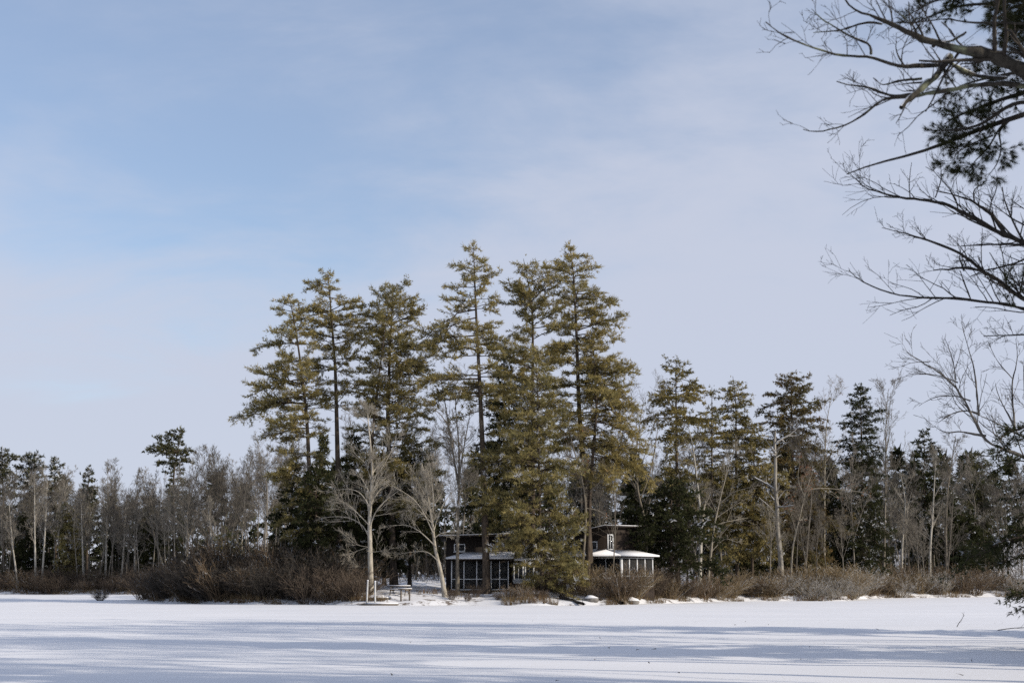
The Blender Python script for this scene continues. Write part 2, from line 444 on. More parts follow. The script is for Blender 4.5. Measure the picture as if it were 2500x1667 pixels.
# ------------------------------------------------------------------ plant generators
def resample(pts, k):
    pts = np.asarray(pts, float)
    seg = np.linalg.norm(np.diff(pts, axis=0), axis=1)
    s = np.concatenate([[0], np.cumsum(seg)]); s /= s[-1]
    t = np.linspace(0, 1, k)
    out = np.stack([np.interp(t, s, pts[:, i]) for i in range(3)], 1)
    # soften the corners
    for _ in range(2):
        out[1:-1] = 0.5 * out[1:-1] + 0.25 * (out[:-2] + out[2:])
    return out
def interp_poly(P, Rr, bi, s):
    k = P.shape[1]
    f = s * (k - 1); i0 = np.clip(np.floor(f).astype(int), 0, k - 2); w = (f - i0)
    p = P[bi, i0] * (1 - w)[:, None] + P[bi, i0 + 1] * w[:, None]
    r = Rr[bi, i0] * (1 - w) + Rr[bi, i0 + 1] * w
    t = norm(P[bi, i0 + 1] - P[bi, i0])
    return p, r, t
def grow(P, Rr, n, rng, s0=0.3, s1=0.97, ang=45, angj=12, lr=0.45, up=0.15, wig=0.12, rr=0.6, k=5, rend=0.25, lmin=0.15, rmin=0.004, flat=0.0, curl=0.0, lmax=1e9):
    """one generation of side branches; n per parent (float or array)"""
    B = P.shape[0]
    L = np.linalg.norm(np.diff(P, axis=1), axis=2).sum(1)
    nn = np.maximum(0, np.floor(np.broadcast_to(n, (B,)) + rng.random(B))).astype(int)
    bi = np.repeat(np.arange(B), nn)
    if len(bi) == 0: return np.zeros((0, k, 3)), np.zeros((0, k))
    m = len(bi)
    s = s0 + (s1 - s0) * rng.random(m)
    p, r, t = interp_poly(P, Rr, bi, s)
    rv = rng.normal(size=(m, 3)); rv[:, 2] *= (1 - flat)
    pv = rv - (rv * t).sum(1, keepdims=True) * t; pv = norm(pv)
    a = np.radians(ang + angj * rng.normal(size=m))
    d = norm(np.cos(a)[:, None] * t + np.sin(a)[:, None] * pv + np.array([0, 0, up]))
    l = np.minimum(np.maximum(lmin, L[bi] * lr * (1.15 - 0.75 * s) * (0.6 + 0.8 * rng.random(m))), lmax)
    out = np.zeros((m, k, 3)); out[:, 0] = p
    for j in range(1, k):
        d = norm(d + wig * rng.normal(size=(m, 3)) + np.array([0, 0, curl / k]))
        out[:, j] = out[:, j - 1] + d * (l / (k - 1))[:, None]
    r0 = np.maximum(rmin, r * rr)
    rad = r0[:, None] * np.linspace(1, rend, k)[None]
    return out, np.maximum(rad, rmin * 0.7)

def tufts(mb, pos, dirs, n, ln, wd, cols, rng, spread=0.8):
    m = len(pos)
    if m == 0: return
    ln = np.broadcast_to(ln, (m,))
    p = np.repeat(pos, n, axis=0); d = np.repeat(dirs, n, axis=0); l = np.repeat(ln, n) * (0.7 + 0.6 * rng.random(m * n))
    d = norm(d + spread * rng.normal(size=d.shape))
    sd = norm(np.cross(d, rng.normal(size=d.shape)))
    w = wd * (0.7 + 0.6 * rng.random(m * n))
    a = p + sd * (w / 2)[:, None]; b = p - sd * (w / 2)[:, None] + d * (0.12 * l)[:, None]
    c = p + d * l[:, None]
    v = np.stack([a, c, b], axis=1).reshape(-1, 3)
    t = np.arange(m * n * 3).reshape(-1, 3)
    cc = np.repeat(cols, n * 3, axis=0)
    mb.add(v, tris=t, col=cc)

GREEN = np.array([0.062, 0.066, 0.028]); GOLD = np.array([0.36, 0.288, 0.115]); DARKG = np.array([0.034, 0.038, 0.021]); RUST = np.array([0.17, 0.098, 0.040])
SNOWC = np.array([0.72, 0.73, 0.75]); OLIVE = np.array([0.155, 0.148, 0.072])
def pine(trunk, rb, profile, rng, crown0, spacing=0.85, per=4.2, a_top=0.50, a_bot=-0.02, droop=0.10, base_cols=(OLIVE, GOLD), gold=0.5, snow=0.06,
         dens=1.25, tl=0.29, tw=0.052, tn=4, extra=(), gap=0.12, sec_ang=52, hang=0.0, bare=0.22, stubs=8, ysq=0.85, lenj=(0.45, 1.28), tspace=0.082):
    """trunk: world polyline base..top; profile: rows (z, left, right) reach in metres about the trunk.  Returns MB trunk, boughs, foliage."""
    tk = MB(); bo = MB(); fo = MB()
    T = resample(trunk, 24); H = T[-1, 2] - T[0, 2]
    f = np.linspace(0, 1, 24)
    rad = 0.85 * rb * (1 - f) ** 0.85 * (1 + 0.35 * np.exp(-f * 30)) + 0.02
    tk.tubes(T, rad, 8)
    prof = np.array(sorted(profile), float)
    zt = T[:, 2]
    hs = []; z = crown0
    top = T[-1, 2]
    while z < top - 0.35:
        fr = (z - crown0) / max(0.1, top - crown0)
        n = max(2, int(round(per * (0.8 + 0.4 * rng.random()) * (1 - 0.25 * fr))))
        if rng.random() > gap:
            a0 = rng.random() * 6.283
            for i in range(n):
                hs.append((z + 0.14 * rng.normal(), a0 + i * 6.283 / n + 0.35 * rng.normal()))
        z += spacing * (0.7 + 0.6 * rng.random()) * (1 - 0.45 * fr)
    hs = np.array(hs).reshape(-1, 2)
    m = len(hs)
    zb = np.clip(hs[:, 0], T[0, 2], top - 0.2); az = hs[:, 1]
    bx = np.interp(zb, zt, T[:, 0]); by = np.interp(zb, zt, T[:, 1])
    lf = np.interp(zb, prof[:, 0], prof[:, 1]); rt = np.interp(zb, prof[:, 0], prof[:, 2])
    cx_ = np.cos(az); mid = 0.5 * (lf + rt)
    Lx = np.where(cx_ < 0, lf, rt)
    L = (np.abs(cx_) * Lx + (1 - np.abs(cx_)) * mid * ysq) * (lenj[0] + (lenj[1] - lenj[0]) * rng.random(m))
    fr = np.clip((zb - crown0) / max(0.1, top - crown0), 0, 1)
    L = np.maximum(L * (1 - 0.32 * fr ** 4), 0.3)
    e = a_bot + (a_top - a_bot) * fr ** 1.3 + 0.14 * rng.normal(size=m)
    k = 8
    s = np.linspace(0, 1, k)
    P = np.zeros((m, k, 3))
    dr = droop * (1 - 0.5 * fr) + 0.07 * rng.normal(size=m)
    P[:, :, 0] = bx[:, None] + np.cos(az)[:, None] * L[:, None] * s
    P[:, :, 1] = by[:, None] + np.sin(az)[:, None] * L[:, None] * s
    P[:, :, 2] = zb[:, None] + L[:, None] * (e[:, None] * s - dr[:, None] * s ** 2)
    # explicit boughs read off the photograph: (attach z, dx, dy, dz, sag)
    for (za, dx, dy, dz, sag) in extra:
        b0 = np.array([np.interp(za, zt, T[:, 0]), np.interp(za, zt, T[:, 1]), za])
        ln = math.hypot(dx, dy)
        q_ = b0[None] + np.stack([dx * s, dy * s, dz * s + sag * ln * 4 * (s - s * s)], 1)
        P = np.concatenate([P, q_[None]]); L = np.append(L, ln); fr = np.append(fr, min(1, max(0, (za - crown0) / (top - crown0))))
    m = len(P)
    w = rng.normal(size=(m, k, 3)) * 0.045 * L[:, None, None] * s[None, :, None]
    P = P + w * np.array([1, 1, 0.6])
    br = (0.018 + 0.013 * L)
    RB = np.maximum(0.008, br[:, None] * np.linspace(1, 0.22, k)[None])
    bo.tubes(P[:, ::1] if m < 60 else P, RB, 3)
    # side sprays
    S, SR = grow(P, RB, np.clip(L * 5.6 * dens, 5, 34), rng, s0=bare, s1=1.0, ang=sec_ang, angj=12, lr=0.29, up=0.04 - hang, wig=0.08, rr=0.5, k=3, lmin=0.26, lmax=1.7, rmin=0.006, flat=0.86, curl=0.08 - 2 * hang)
    bo.tubes(S, SR, 3)
    # needle tufts: on sprays and on bough ends
    SL = np.linalg.norm(np.diff(S, axis=1), axis=2).sum(1)
    def scatter(PP, RR_, LL, lo, dens_):
        n_ = np.maximum(1, (LL * (1 - lo) / tspace * dens_ + rng.random(len(LL))).astype(int))
        bi = np.repeat(np.arange(len(PP)), n_)
        ss = lo + (1 - lo) * rng.random(len(bi)) ** 0.8
        p, r, t = interp_poly(PP, RR_, bi, np.minimum(ss, 0.999))
        return p, t, bi
    p1, t1, b1 = scatter(S, SR, SL, 0.12, 1.0)
    p2, t2, b2 = scatter(P, RB, L, 0.55, 1.3)
    pos = np.concatenate([p1, p2]); dr_ = np.concatenate([t1, t2])
    tone = np.concatenate([rng.random(len(S))[b1], rng.random(len(P))[b2]])
    # leader
    ld = T[-5:]
    lp = np.array([ld[int(i)] for i in rng.integers(0, 5, 14)]) + rng.normal(size=(14, 3)) * 0.08
    pos = np.concatenate([pos, lp]); dr_ = np.concatenate([dr_, np.tile([0, 0, 1.0], (14, 1))]); tone = np.concatenate([tone, rng.random(14)])
    mm = len(pos)
    pos = pos + rng.normal(size=(mm, 3)) * np.array([0.10, 0.10, 0.05])
    # tone changes over patches of the crown and by spray
    patch = _hash_noise(pos[:, 0] + pos[:, 1] * 0.6, pos[:, 2], 1.9, 21) + 0.5
    g = np.clip(0.45 * tone + 0.45 * patch + 0.25 * rng.random(mm) + (gold - 0.55), 0, 1)[:, None]
    col = base_cols[0] * (1 - g) + base_cols[1] * g
    col = col * (0.75 + 0.5 * rng.random(mm))[:, None]
    sn = (((tone * 37.7) % 1.0) < snow * 1.3) & (rng.random(mm) < 0.6)
    col[sn] = SNOWC * (0.55 + 0.45 * rng.random(sn.sum()))[:, None]
    d = norm(dr_ * 0.8 + np.array([0, 0, 0.30 - hang * 2.2]))
    tsz = tl * (0.55 + 0.9 * ((tone * 13.3) % 1.0)) * (0.8 + 0.4 * rng.random(mm))
    tufts(fo, pos, d, tn, tsz, tw, col, rng, spread=0.55)
    # dead stubs under the crown
    if stubs:
        zs_ = T[0, 2] + (crown0 - T[0, 2]) * (0.35 + 0.65 * rng.random(stubs))
        a = rng.random(stubs) * 6.283; l = 0.4 + 1.5 * rng.random(stubs)
        b0 = np.stack([np.interp(zs_, zt, T[:, 0]), np.interp(zs_, zt, T[:, 1]), zs_], 1)
        e_ = b0 + np.stack([np.cos(a) * l, np.sin(a) * l, -0.1 * l + 0.2 * l * rng.normal(size=stubs)], 1)
        PP = b0[:, None] * (1 - np.linspace(0, 1, 4))[None, :, None] + e_[:, None] * np.linspace(0, 1, 4)[None, :, None]
        bo.tubes(PP + rng.normal(size=PP.shape) * 0.04, np.tile([0.03, 0.024, 0.018, 0.008], (stubs, 1)), 3)
    return tk, bo, fo

def pine_px(name, label, trunk_px, Y, rb, prof_px, crown_py, seed, extra_px=(), group=None, cat='tree', yoff=None, **kw):
    """pine whose trunk and outline were read off the photograph, standing at depth Y"""
    rng = np.random.default_rng(seed)
    Y = back_off(trunk_px[0][0], Y)
    pts = [at(x, y, Y) for x, y in trunk_px]
    base = pts[0].copy(); base[2] = gz(base[0], Y) - 0.15
    pts = [base] + pts[1:]
    pts = np.array(pts)
    pts[1:-1, 1] += 0.25 * rng.normal(size=len(pts) - 2)
    prof = []
    for (py, l, r) in prof_px:
        zt = at(1250, py, Y)[2]
        xt = np.interp(zt, pts[:, 2], pts[:, 0])
        wf = 1.22 if trunk_px[0][0] > 1600 else 1.0
        prof.append((zt, wf * max(0.2, xt - at(l, py, Y)[0]), wf * max(0.2, at(r, py, Y)[0] - xt)))
    ex = []
    for (pya, pxt, pyt, dy, sag) in extra_px:
        a = at(1250, pya, Y)[2]; xt = np.interp(a, pts[:, 2], pts[:, 0]); t = at(pxt, pyt, Y + dy)
        ex.append((a, t[0] - xt, dy, t[2] - a, sag))
    tk, bo, fo = pine(pts, rb, prof, rng, at(1250, crown_py, Y)[2], extra=ex, **kw)
    o = thing(name, label, cat, tuple(base), 0, group)
    link('trunk', tk.mesh('trunk', M['pine_bark'], base, True), o)
    link('crown', bo.join(fo).mesh('crown', M['pine_bark'], base, mat2=M['needles']), o)
    return o

def bare(trunk, rb, rng, n=(11, 7, 6, 3), s0=0.3, ang=(48, 42, 42, 40), lr=(0.42, 0.45, 0.5, 0.55), up=(0.35, 0.15, 0.12, 0.1), wig=0.045, rtip=0.25,
         limbs=(), rmin=0.008, flat=0.0, leaves=0, kk=(6, 4, 3, 2), sd=(8, 5, 3), leafcol=(0.20, 0.09, 0.045)):
    """leafless broadleaf tree; limbs: extra traced polylines [(pts, r0, r1)].  Returns MB trunk, MB crown (limbs and twigs), MB leaves"""
    tk = MB(); cr = MB(); lf = MB()
    T = resample(trunk, 18)
    f = np.linspace(0, 1, 18)
    rad = rb * (1 - (1 - rtip * 0.5) * f) * (1 + 0.4 * np.exp(-f * 22))
    tk.tubes(T, rad, sd[0])
    P, Rr = grow(T[None], rad[None], n[0], rng, s0=s0, s1=0.99, ang=ang[0], lr=lr[0], up=up[0], wig=wig, rr=0.5, k=kk[0], rend=0.25, rmin=rmin, flat=flat)
    # the leader goes on as a limb
    if len(limbs):
        LP = np.stack([resample(l[0], kk[0]) for l in limbs]); LR = np.stack([np.linspace(l[1], l[2], kk[0]) for l in limbs])
        for l, r0, r1 in limbs:
            pp = resample(l, 12); cr.tubes(pp, np.linspace(r0, r1, 12), 6)
    cr.tubes(P, Rr, sd[1])
    if len(limbs):
        P = np.concatenate([P, LP]); Rr = np.concatenate([Rr, LR])
    for lev in (1, 2, 3):
        if n[lev] <= 0: break
        P, Rr = grow(P, Rr, n[lev], rng, s0=0.22, s1=1.0, ang=ang[lev], lr=lr[lev], up=up[lev], wig=wig * 1.1, rr=0.55, k=kk[lev], rend=0.35, rmin=rmin * (1.0 if lev == 3 else 1.15), lmin=0.25, flat=flat)
        cr.tubes(P, Rr, 3)
    if leaves:
        bi = rng.integers(0, len(P), leaves); p, r, t = interp_poly(P, Rr, bi, rng.random(leaves) * 0.99)
        c = np.array(leafcol) * (0.6 + 0.8 * rng.random((leaves, 1)))
        tufts(lf, p, norm(t + np.array([0, 0, -0.8])), 1, 0.16, 0.10, c, rng, spread=0.7)
    return tk, cr, lf

def bare_px(name, label, trunk_px, Y, rb, seed, limbs_px=(), mat='grey_bark', group=None, base_z=None, dyj=0.6, **kw):
    rng = np.random.default_rng(seed)
    Y = back_off(trunk_px[0][0], Y)
    pts = np.array([at(x, y, Y) for x, y in trunk_px])
    pts[0, 2] = (gz(pts[0, 0], Y) if base_z is None else base_z) - 0.12
    pts[1:, 1] += np.cumsum(rng.normal(size=len(pts) - 1)) * 0.12
    limbs = []
    for (pl, r0, r1) in limbs_px:
        lp = np.array([at(x, y, Y) for x, y in pl]); sgn = rng.normal() * dyj
        lp[:, 1] += np.linspace(0, 1, len(lp)) * sgn * 2.0
        limbs.append((lp, r0, r1))
    tk, cr, lf = bare(pts, rb, rng, limbs=limbs, **kw)
    base = pts[0]
    o = thing(name, label, 'tree', tuple(base), 0, group)
    link('trunk', tk.mesh('trunk', M[mat], base, True), o)
    link('crown', cr.mesh('crown', M['wood_pale' if mat == 'pale_bark' else mat], base), o)
    if lf.n: link('dry_leaves', lf.mesh('dry_leaves', M['leaf'], base), o)
    return o

# ------------------------------------------------------------------ the tall white pines on the point
pine_px('pine_tree', 'tall white pine at the left end of the point with boughs reaching far left', [(762, 1440), (757, 1191), (748, 1015), (733, 887), (722, 800), (706, 722)], 124, 0.30,
        [(721, 706, 712), (745, 664, 740), (800, 690, 770), (855, 640, 790), (900, 650, 800), (967, 612, 800), (1034, 600, 800), (1080, 640, 800), (1150, 655, 810), (1230, 672, 820), (1290, 680, 820)], 1290, 11,
        extra_px=[(838, 611, 855, 0.5, 0.05), (760, 664, 754, 0, 0), (925, 604, 968, -1, 0.08), (965, 579, 1035, -0.5, 0.10), (985, 600, 1020, 1.5, 0.1), (1010, 646, 1060, -1.5, 0.08), (880, 655, 898, 1, 0.04), (1110, 665, 1100, -0.5, 0.05), (1140, 672, 1160, 1, 0.05)],
        gold=0.52, per=5.0, spacing=1.0, gap=0.08, stubs=6)
pine_px('pine_tree', 'tall white pine with a bare straight dark trunk, second from the left on the point', [(828, 1440), (826, 1200), (821, 1015), (818, 887), (810, 800), (805, 727), (800, 662)], 126, 0.36,
        [(661, 797, 803), (690, 752, 835), (712, 742, 830), (735, 765, 870), (757, 740, 890), (800, 740, 895), (850, 730, 890), (900, 740, 880), (960, 760, 890), (1000, 780, 870)], 985, 12,
        extra_px=[(725, 882, 752, 0.5, 0.05), (765, 742, 760, -0.5, 0.02), (770, 690, 800, 1, 0.1), (905, 900, 830, -1, -0.02), (898, 740, 905, 0.5, 0.06), (985, 880, 925, 1, 0.04), (690, 742, 712, 0, 0.05), (695, 740, 690, .5, .05)],
        gold=0.54, per=5.0, spacing=0.9, gap=0.08, dens=1.2, stubs=10)
pine_px('pine_tree', 'broad dense white pine with leaning twin stems, third from the left on the point', [(962, 1440), (952, 1200), (948, 1015), (950, 887), (955, 800), (960, 700)], 128, 0.38,
        [(699, 950, 985), (720, 905, 1010), (750, 890, 1045), (800, 882, 1040), (850, 870, 1050), (900, 880, 1070), (960, 862, 1066), (1030, 850, 1060), (1100, 850, 1060), (1180, 845, 1060), (1250, 850, 1060)], 1250, 13,
        extra_px=[(790, 1042, 748, 0, -0.03), (840, 1075, 868, -1.5, 0.05), (880, 1072, 935, -1, 0.1), (780, 882, 775, -1, 0.05), (960, 1050, 1010, -2, 0.1), (980, 1060, 1035, -1, 0.1), (850, 1060, 850, 1, 0.04)],
        gold=0.48, per=5.6, spacing=0.9, gap=0.06, a_top=0.8)
pine_px('pine_tree', 'slender leaning pine stem with thin crown inside the left cluster of pines', [(900, 1440), (905, 1100), (920, 960), (937, 839), (945, 770)], 126.5, 0.22,
        [(770, 930, 960), (850, 895, 980), (930, 860, 990), (1050, 850, 960)], 1000, 14, gold=0.42, per=4.2, spacing=0.85, gap=0.15)
pine_px('pine_tree', 'tallest left middle white pine with rounded tip and long boughs over the left cabin', [(1188, 1445), (1184, 1250), (1177, 1060), (1172, 959), (1167, 857), (1161, 740), (1156, 603)], 120.3, 0.36,
        [(602, 1135, 1178), (620, 1115, 1180), (650, 1115, 1195), (670, 1100, 1228), (700, 1085, 1215), (725, 1100, 1200), (760, 1090, 1225), (800, 1060, 1240), (830, 1030, 1235), (870, 1100, 1235), (920, 1060, 1255), (960, 1080, 1255), (1000, 1110, 1220)], 985, 15,
        extra_px=[(700, 1084, 700, 0, -0.02), (735, 1084, 728, 0.5, -0.03), (690, 1225, 664, 0, -0.05), (755, 1018, 838, 0.5, 0.12), (775, 1040, 850, -1, 0.12), (835, 1072, 850, -0.5, 0.0), (825, 1250, 842, -0.5, 0.05), (870, 1234, 872, 0, 0.02), (945, 1050, 972, 0.6, 0.08),
                  (967, 1040, 990, -0.8, 0.04), (925, 1007, 930, -1.2, 0.0), (1003, 1100, 1030, .4, .05), (920, 1252, 925, -1, 0.03), (960, 1240, 960, -1, 0.05), (855, 1005, 800, 1, -0.03)],
        gold=0.60, per=5.0, spacing=1.0, gap=0.08, stubs=10)
pine_px('pine_tree', 'white pine with a sparse broom-like top standing between the two tallest pines', [(1300, 1440), (1300, 1100), (1301, 900), (1301, 800), (1300, 739), (1290, 690), (1278, 632)], 131.5, 0.34,
        [(630, 1256, 1312), (650, 1255, 1320), (690, 1265, 1330), (720, 1235, 1370), (745, 1205, 1390), (780, 1230, 1390), (820, 1210, 1380), (870, 1190, 1380), (950, 1195, 1390), (1050, 1190, 1400), (1150, 1200, 1400)], 1150, 16,
        extra_px=[(725, 1236, 703, 0.5, -0.02), (745, 1197, 742, -0.5, 0.02), (690, 1390, 655, 0, 0.03), (720, 1392, 690, -1, 0.03), (780, 1222, 840, -0.6, 0.08), (800, 1400, 790, 0, 0), (690, 1258, 640, 0, 0), (690, 1312, 642, 0, 0)],
        gold=0.46, per=5.2, spacing=0.92, gap=0.07, a_top=0.9)
pine_px('pine_tree', 'tallest white pine at the right of the point with golden boughs drooping right', [(1443, 1440), (1436, 1276), (1420, 1080), (1412, 976), (1409, 857), (1404, 756), (1400, 654), (1390, 596)], 123, 0.36,
        [(596, 1378, 1398), (612, 1378, 1408), (640, 1375, 1440), (660, 1330, 1466), (690, 1360, 1440), (720, 1350, 1470), (750, 1345, 1505), (800, 1345, 1505), (840, 1340, 1515), (880, 1340, 1500), (930, 1345, 1540), (990, 1330, 1520), (1040, 1335, 1530), (1090, 1350, 1500)], 1090, 17,
        extra_px=[(665, 1466, 650, 0, -0.03), (670, 1324, 656, 0, 0.05), (690, 1335, 690, -1, 0.05), (760, 1505, 738, 0.5, -0.06), (820, 1516, 832, 0, 0.08), (800, 1510, 800, 1, 0.05), (720, 1500, 745, -1, 0.08), (838, 1340, 870, -1, 0.0), (885, 1325, 890, -1, 0.06), (950, 1330, 935, 0.6, 0.05),
                  (900, 1505, 930, -1, 0.08), (765, 1475, 760, -1.5, 0.05), (625, 1448, 628, 0, 0.05), (640, 1378, 612, 0, 0)],
        gold=0.64, per=5.2, spacing=0.98, gap=0.07, stubs=10)
pine_px('pine_tree', 'second golden pine tucked right of the tallest pine with boughs sweeping down right', [(1434, 1440), (1440, 1200), (1457, 1000), (1453, 908), (1448, 830), (1445, 800)], 121.5, 0.24,
        [(800, 1430, 1465), (850, 1410, 1500), (905, 1400, 1550), (960, 1400, 1550), (1000, 1400, 1560), (1060, 1390, 1570), (1120, 1400, 1560), (1180, 1420, 1520)], 1180, 18,
        extra_px=[(880, 1554, 907, 0, 0.10), (920, 1552, 992, -0.5, 0.14), (985, 1578, 1092, 0, 0.14), (1030, 1580, 1100, -1, 0.12), (1080, 1590, 1190, -0.5, 0.10), (1040, 1540, 1120, 1, 0.1), (960, 1560, 1010, 1, 0.1)],
        gold=0.66, per=4.4, spacing=0.75, gap=0.08, droop=0.25, a_bot=-0.1)
pine_px('young_pine_tree', 'full young white pine in front of the cabins with a thin pale stem', [(1325, 1448), (1322, 1391), (1319, 1302), (1313, 992), (1311, 908), (1306, 846)], 118.5, 0.17,
        [(845, 1300, 1312), (900, 1280, 1340), (950, 1250, 1370), (1000, 1215, 1390), (1060, 1190, 1400), (1120, 1165, 1405), (1200, 1165, 1410), (1270, 1185, 1425), (1330, 1215, 1440), (1390, 1262, 1450), (1425, 1275, 1445)], 1425, 19,
        extra_px=[(1245, 1430, 1290, -1, 0.05), (1300, 1440, 1375, -0.5, 0.05), (1420, 1440, 1425, -0.8, 0.03), (1415, 1280, 1428, -1.2, 0.05), (1230, 1160, 1250, 0.5, 0.05), (1150, 1420, 1150, -1, 0.06), (1120, 1150, 1140, 0.5, .05)],
        gold=0.48, snow=0.08, per=5.4, spacing=0.72, gap=0.06, dens=1.2, stubs=0, bare=0.22, lenj=(0.55, 1.2), tspace=0.095)

# dark evergreens under the pines
HEM = dict(base_cols=(DARKG, GREEN), gold=0.42, per=6.0, spacing=0.55, gap=0.03, droop=0.18, a_bot=-0.12, a_top=0.35, hang=0.06, stubs=0, tl=0.29, tw=0.12, tspace=0.19, snow=0.025, bare=0.12)
pine_px('hemlock_tree', 'dark evergreen filling the shade under the leftmost tall pines', [(775, 1440), (772, 1300), (770, 1130)], 122.5, 0.2,
        [(1130, 760, 785), (1180, 730, 830), (1240, 715, 850), (1300, 705, 870), (1360, 710, 880), (1400, 720, 880)], 1395, 31, **HEM)
pine_px('hemlock_tree', 'dark evergreen behind the tall bare shore tree with the pale trunk', [(868, 1440), (868, 1300), (865, 1060)], 127, 0.2,
        [(1060, 855, 880), (1120, 830, 910), (1200, 810, 930), (1300, 800, 945), (1390, 800, 945)], 1390, 32, **HEM)
pine_px('hemlock_tree', 'dark evergreen at the left foot of the tall pines above the thicket', [(712, 1440), (712, 1300), (716, 1120)], 129, 0.2,
        [(1120, 705, 728), (1180, 680, 760), (1260, 665, 775), (1340, 660, 780), (1400, 665, 780)], 1395, 35, **HEM)
pine_px('hemlock_tree', 'dark evergreen between the two pale bare shore trees', [(938, 1435), (938, 1300), (935, 1100)], 129.5, 0.2,
        [(1100, 925, 948), (1180, 905, 975), (1280, 890, 990), (1390, 890, 990)], 1380, 36, **HEM)
pine_px('hemlock_tree', 'dark evergreen behind the picnic table and the shorter bare shore tree', [(1000, 1430), (1000, 1300), (1005, 1070)], 131, 0.2,
        [(1070, 990, 1020), (1130, 960, 1050), (1200, 940, 1070), (1280, 930, 1085), (1340, 930, 1090)], 1330, 33, **HEM)
pine_px('hemlock_tree', 'dark evergreen rising behind the left cabin roof', [(1230, 1430), (1230, 1200), (1232, 880)], 133, 0.22,
        [(880, 1220, 1245), (960, 1190, 1270), (1050, 1170, 1290), (1150, 1150, 1300), (1290, 1140, 1310)], 1290, 34, **HEM)

# ------------------------------------------------------------------ evergreens right of the cabins
SPR = dict(base_cols=(GREEN, GOLD), gold=0.48, per=5.6, spacing=0.74, gap=0.03, droop=0.25, a_bot=-0.15, a_top=0.45, hang=0.10, stubs=4, tl=0.26, tw=0.085, tspace=0.12, snow=0.05, bare=0.15)
def mod(d, **k):
    e = dict(d); e.update(k); return e
pine_px('pine_tree', 'tapering pine just right of the cabins with its point clear of its neighbours', [(1655, 1420), (1654, 1250), (1652, 1118), (1650, 965), (1651, 874)], 134, 0.28,
        [(873, 1645, 1660), (890, 1622, 1672), (915, 1610, 1690), (946, 1605, 1715), (995, 1580, 1722), (1040, 1590, 1720), (1085, 1590, 1715), (1120, 1600, 1710), (1180, 1610, 1710)], 1200, 41,
        extra_px=[(925, 1715, 945, 0, 0.08), (960, 1577, 998, 0, 0.1), (975, 1722, 982, 0.5, 0.08), (1000, 1590, 1050, -1, 0.08)], **mod(SPR, gold=0.45, per=4.4, spacing=0.75, gap=0.1))
pine_px('hemlock_tree', 'low black-green evergreen overhanging the right cabin from the right', [(1640, 1425), (1638, 1300), (1640, 1165)], 126.5, 0.22,
        [(1165, 1620, 1660), (1200, 1600, 1690), (1250, 1575, 1720), (1300, 1560, 1730), (1350, 1580, 1740), (1390, 1600, 1740)], 1375, 42,
        extra_px=[(1235, 1568, 1262, -0.5, 0.06), (1260, 1550, 1300, -1, 0.08), (1300, 1560, 1335, -1, 0.08), (1220, 1590, 1235, 0, 0.05)], **HEM)
pine_px('spruce_tree', 'thin open evergreen right of the tapering pine', [(1738, 1420), (1738, 1200), (1738, 945)], 140, 0.2,
        [(945, 1732, 1744), (975, 1715, 1765), (1030, 1712, 1775), (1100, 1690, 1770), (1200, 1680, 1770), (1300, 1670, 1780)], 1300, 43, **mod(SPR, gap=0.15, per=4.0, gold=0.5))
pine_px('spruce_tree', 'narrow evergreen with a nodding tip between the thin one and the broad dark one', [(1800, 1420), (1798, 1200), (1797, 984), (1789, 918)], 138, 0.22,
        [(918, 1784, 1796), (950, 1765, 1833), (1000, 1752, 1830), (1060, 1740, 1850), (1150, 1740, 1850), (1300, 1740, 1850)], 1300, 44, **mod(SPR, gold=0.5, gap=0.1))
pine_px('young_pine_tree', 'golden young pine behind the dead snag, boughs sweeping to the right', [(1835, 1420), (1838, 1250), (1842, 1040)], 136, 0.18,
        [(1040, 1830, 1855), (1080, 1815, 1872), (1150, 1800, 1890), (1180, 1790, 1925), (1250, 1740, 1900), (1300, 1720, 1912), (1340, 1740, 1900)], 1340, 45,
        extra_px=[(1150, 1925, 1180, -1, 0.05), (1270, 1910, 1335, -1, 0.1), (1280, 1900, 1320, -2, 0.1), (1240, 1720, 1290, -1, 0.08)], **mod(SPR, base_cols=(OLIVE, GOLD), gold=0.62, snow=0.14))
pine_px('spruce_tree', 'broad dark evergreen with rust tinted right side behind the dead snag', [(1936, 1420), (1936, 1200), (1934, 1000), (1930, 912)], 141, 0.3,
        [(911, 1920, 1945), (935, 1890, 1975), (960, 1875, 2000), (1000, 1868, 2005), (1080, 1865, 2005), (1180, 1880, 2010), (1300, 1900, 2050), (1380, 1910, 2060)], 1380, 46,
        **mod(SPR, base_cols=(OLIVE, RUST), gold=0.40, per=5.5, spacing=0.75, hang=0.14, tspace=0.12))
pine_px('spruce_tree', 'dark spire-shaped evergreen with snowy boughs right of the broad dark one', [(2105, 1420), (2104, 1200), (2101, 937)], 158, 0.28,
        [(937, 2095, 2108), (960, 2080, 2122), (1000, 2062, 2140), (1040, 2055, 2150), (1120, 2050, 2150), (1250, 2040, 2160), (1360, 2040, 2160)], 1360, 47,
        **mod(SPR, base_cols=(DARKG, GREEN), gold=0.45, snow=0.13, per=6.0))
pine_px('spruce_tree', 'small dark evergreen poking above the bare wood right of the spire', [(2256, 1400), (2256, 1250), (2256, 1046)], 186, 0.26,
        [(1046, 2248, 2264), (1085, 2232, 2285), (1130, 2215, 2310), (1200, 2200, 2320), (1330, 2200, 2320)], 1330, 48, **mod(SPR, base_cols=(DARKG, GREEN), gold=0.5, snow=0.12, tl=0.32, tw=0.12, tspace=0.15))
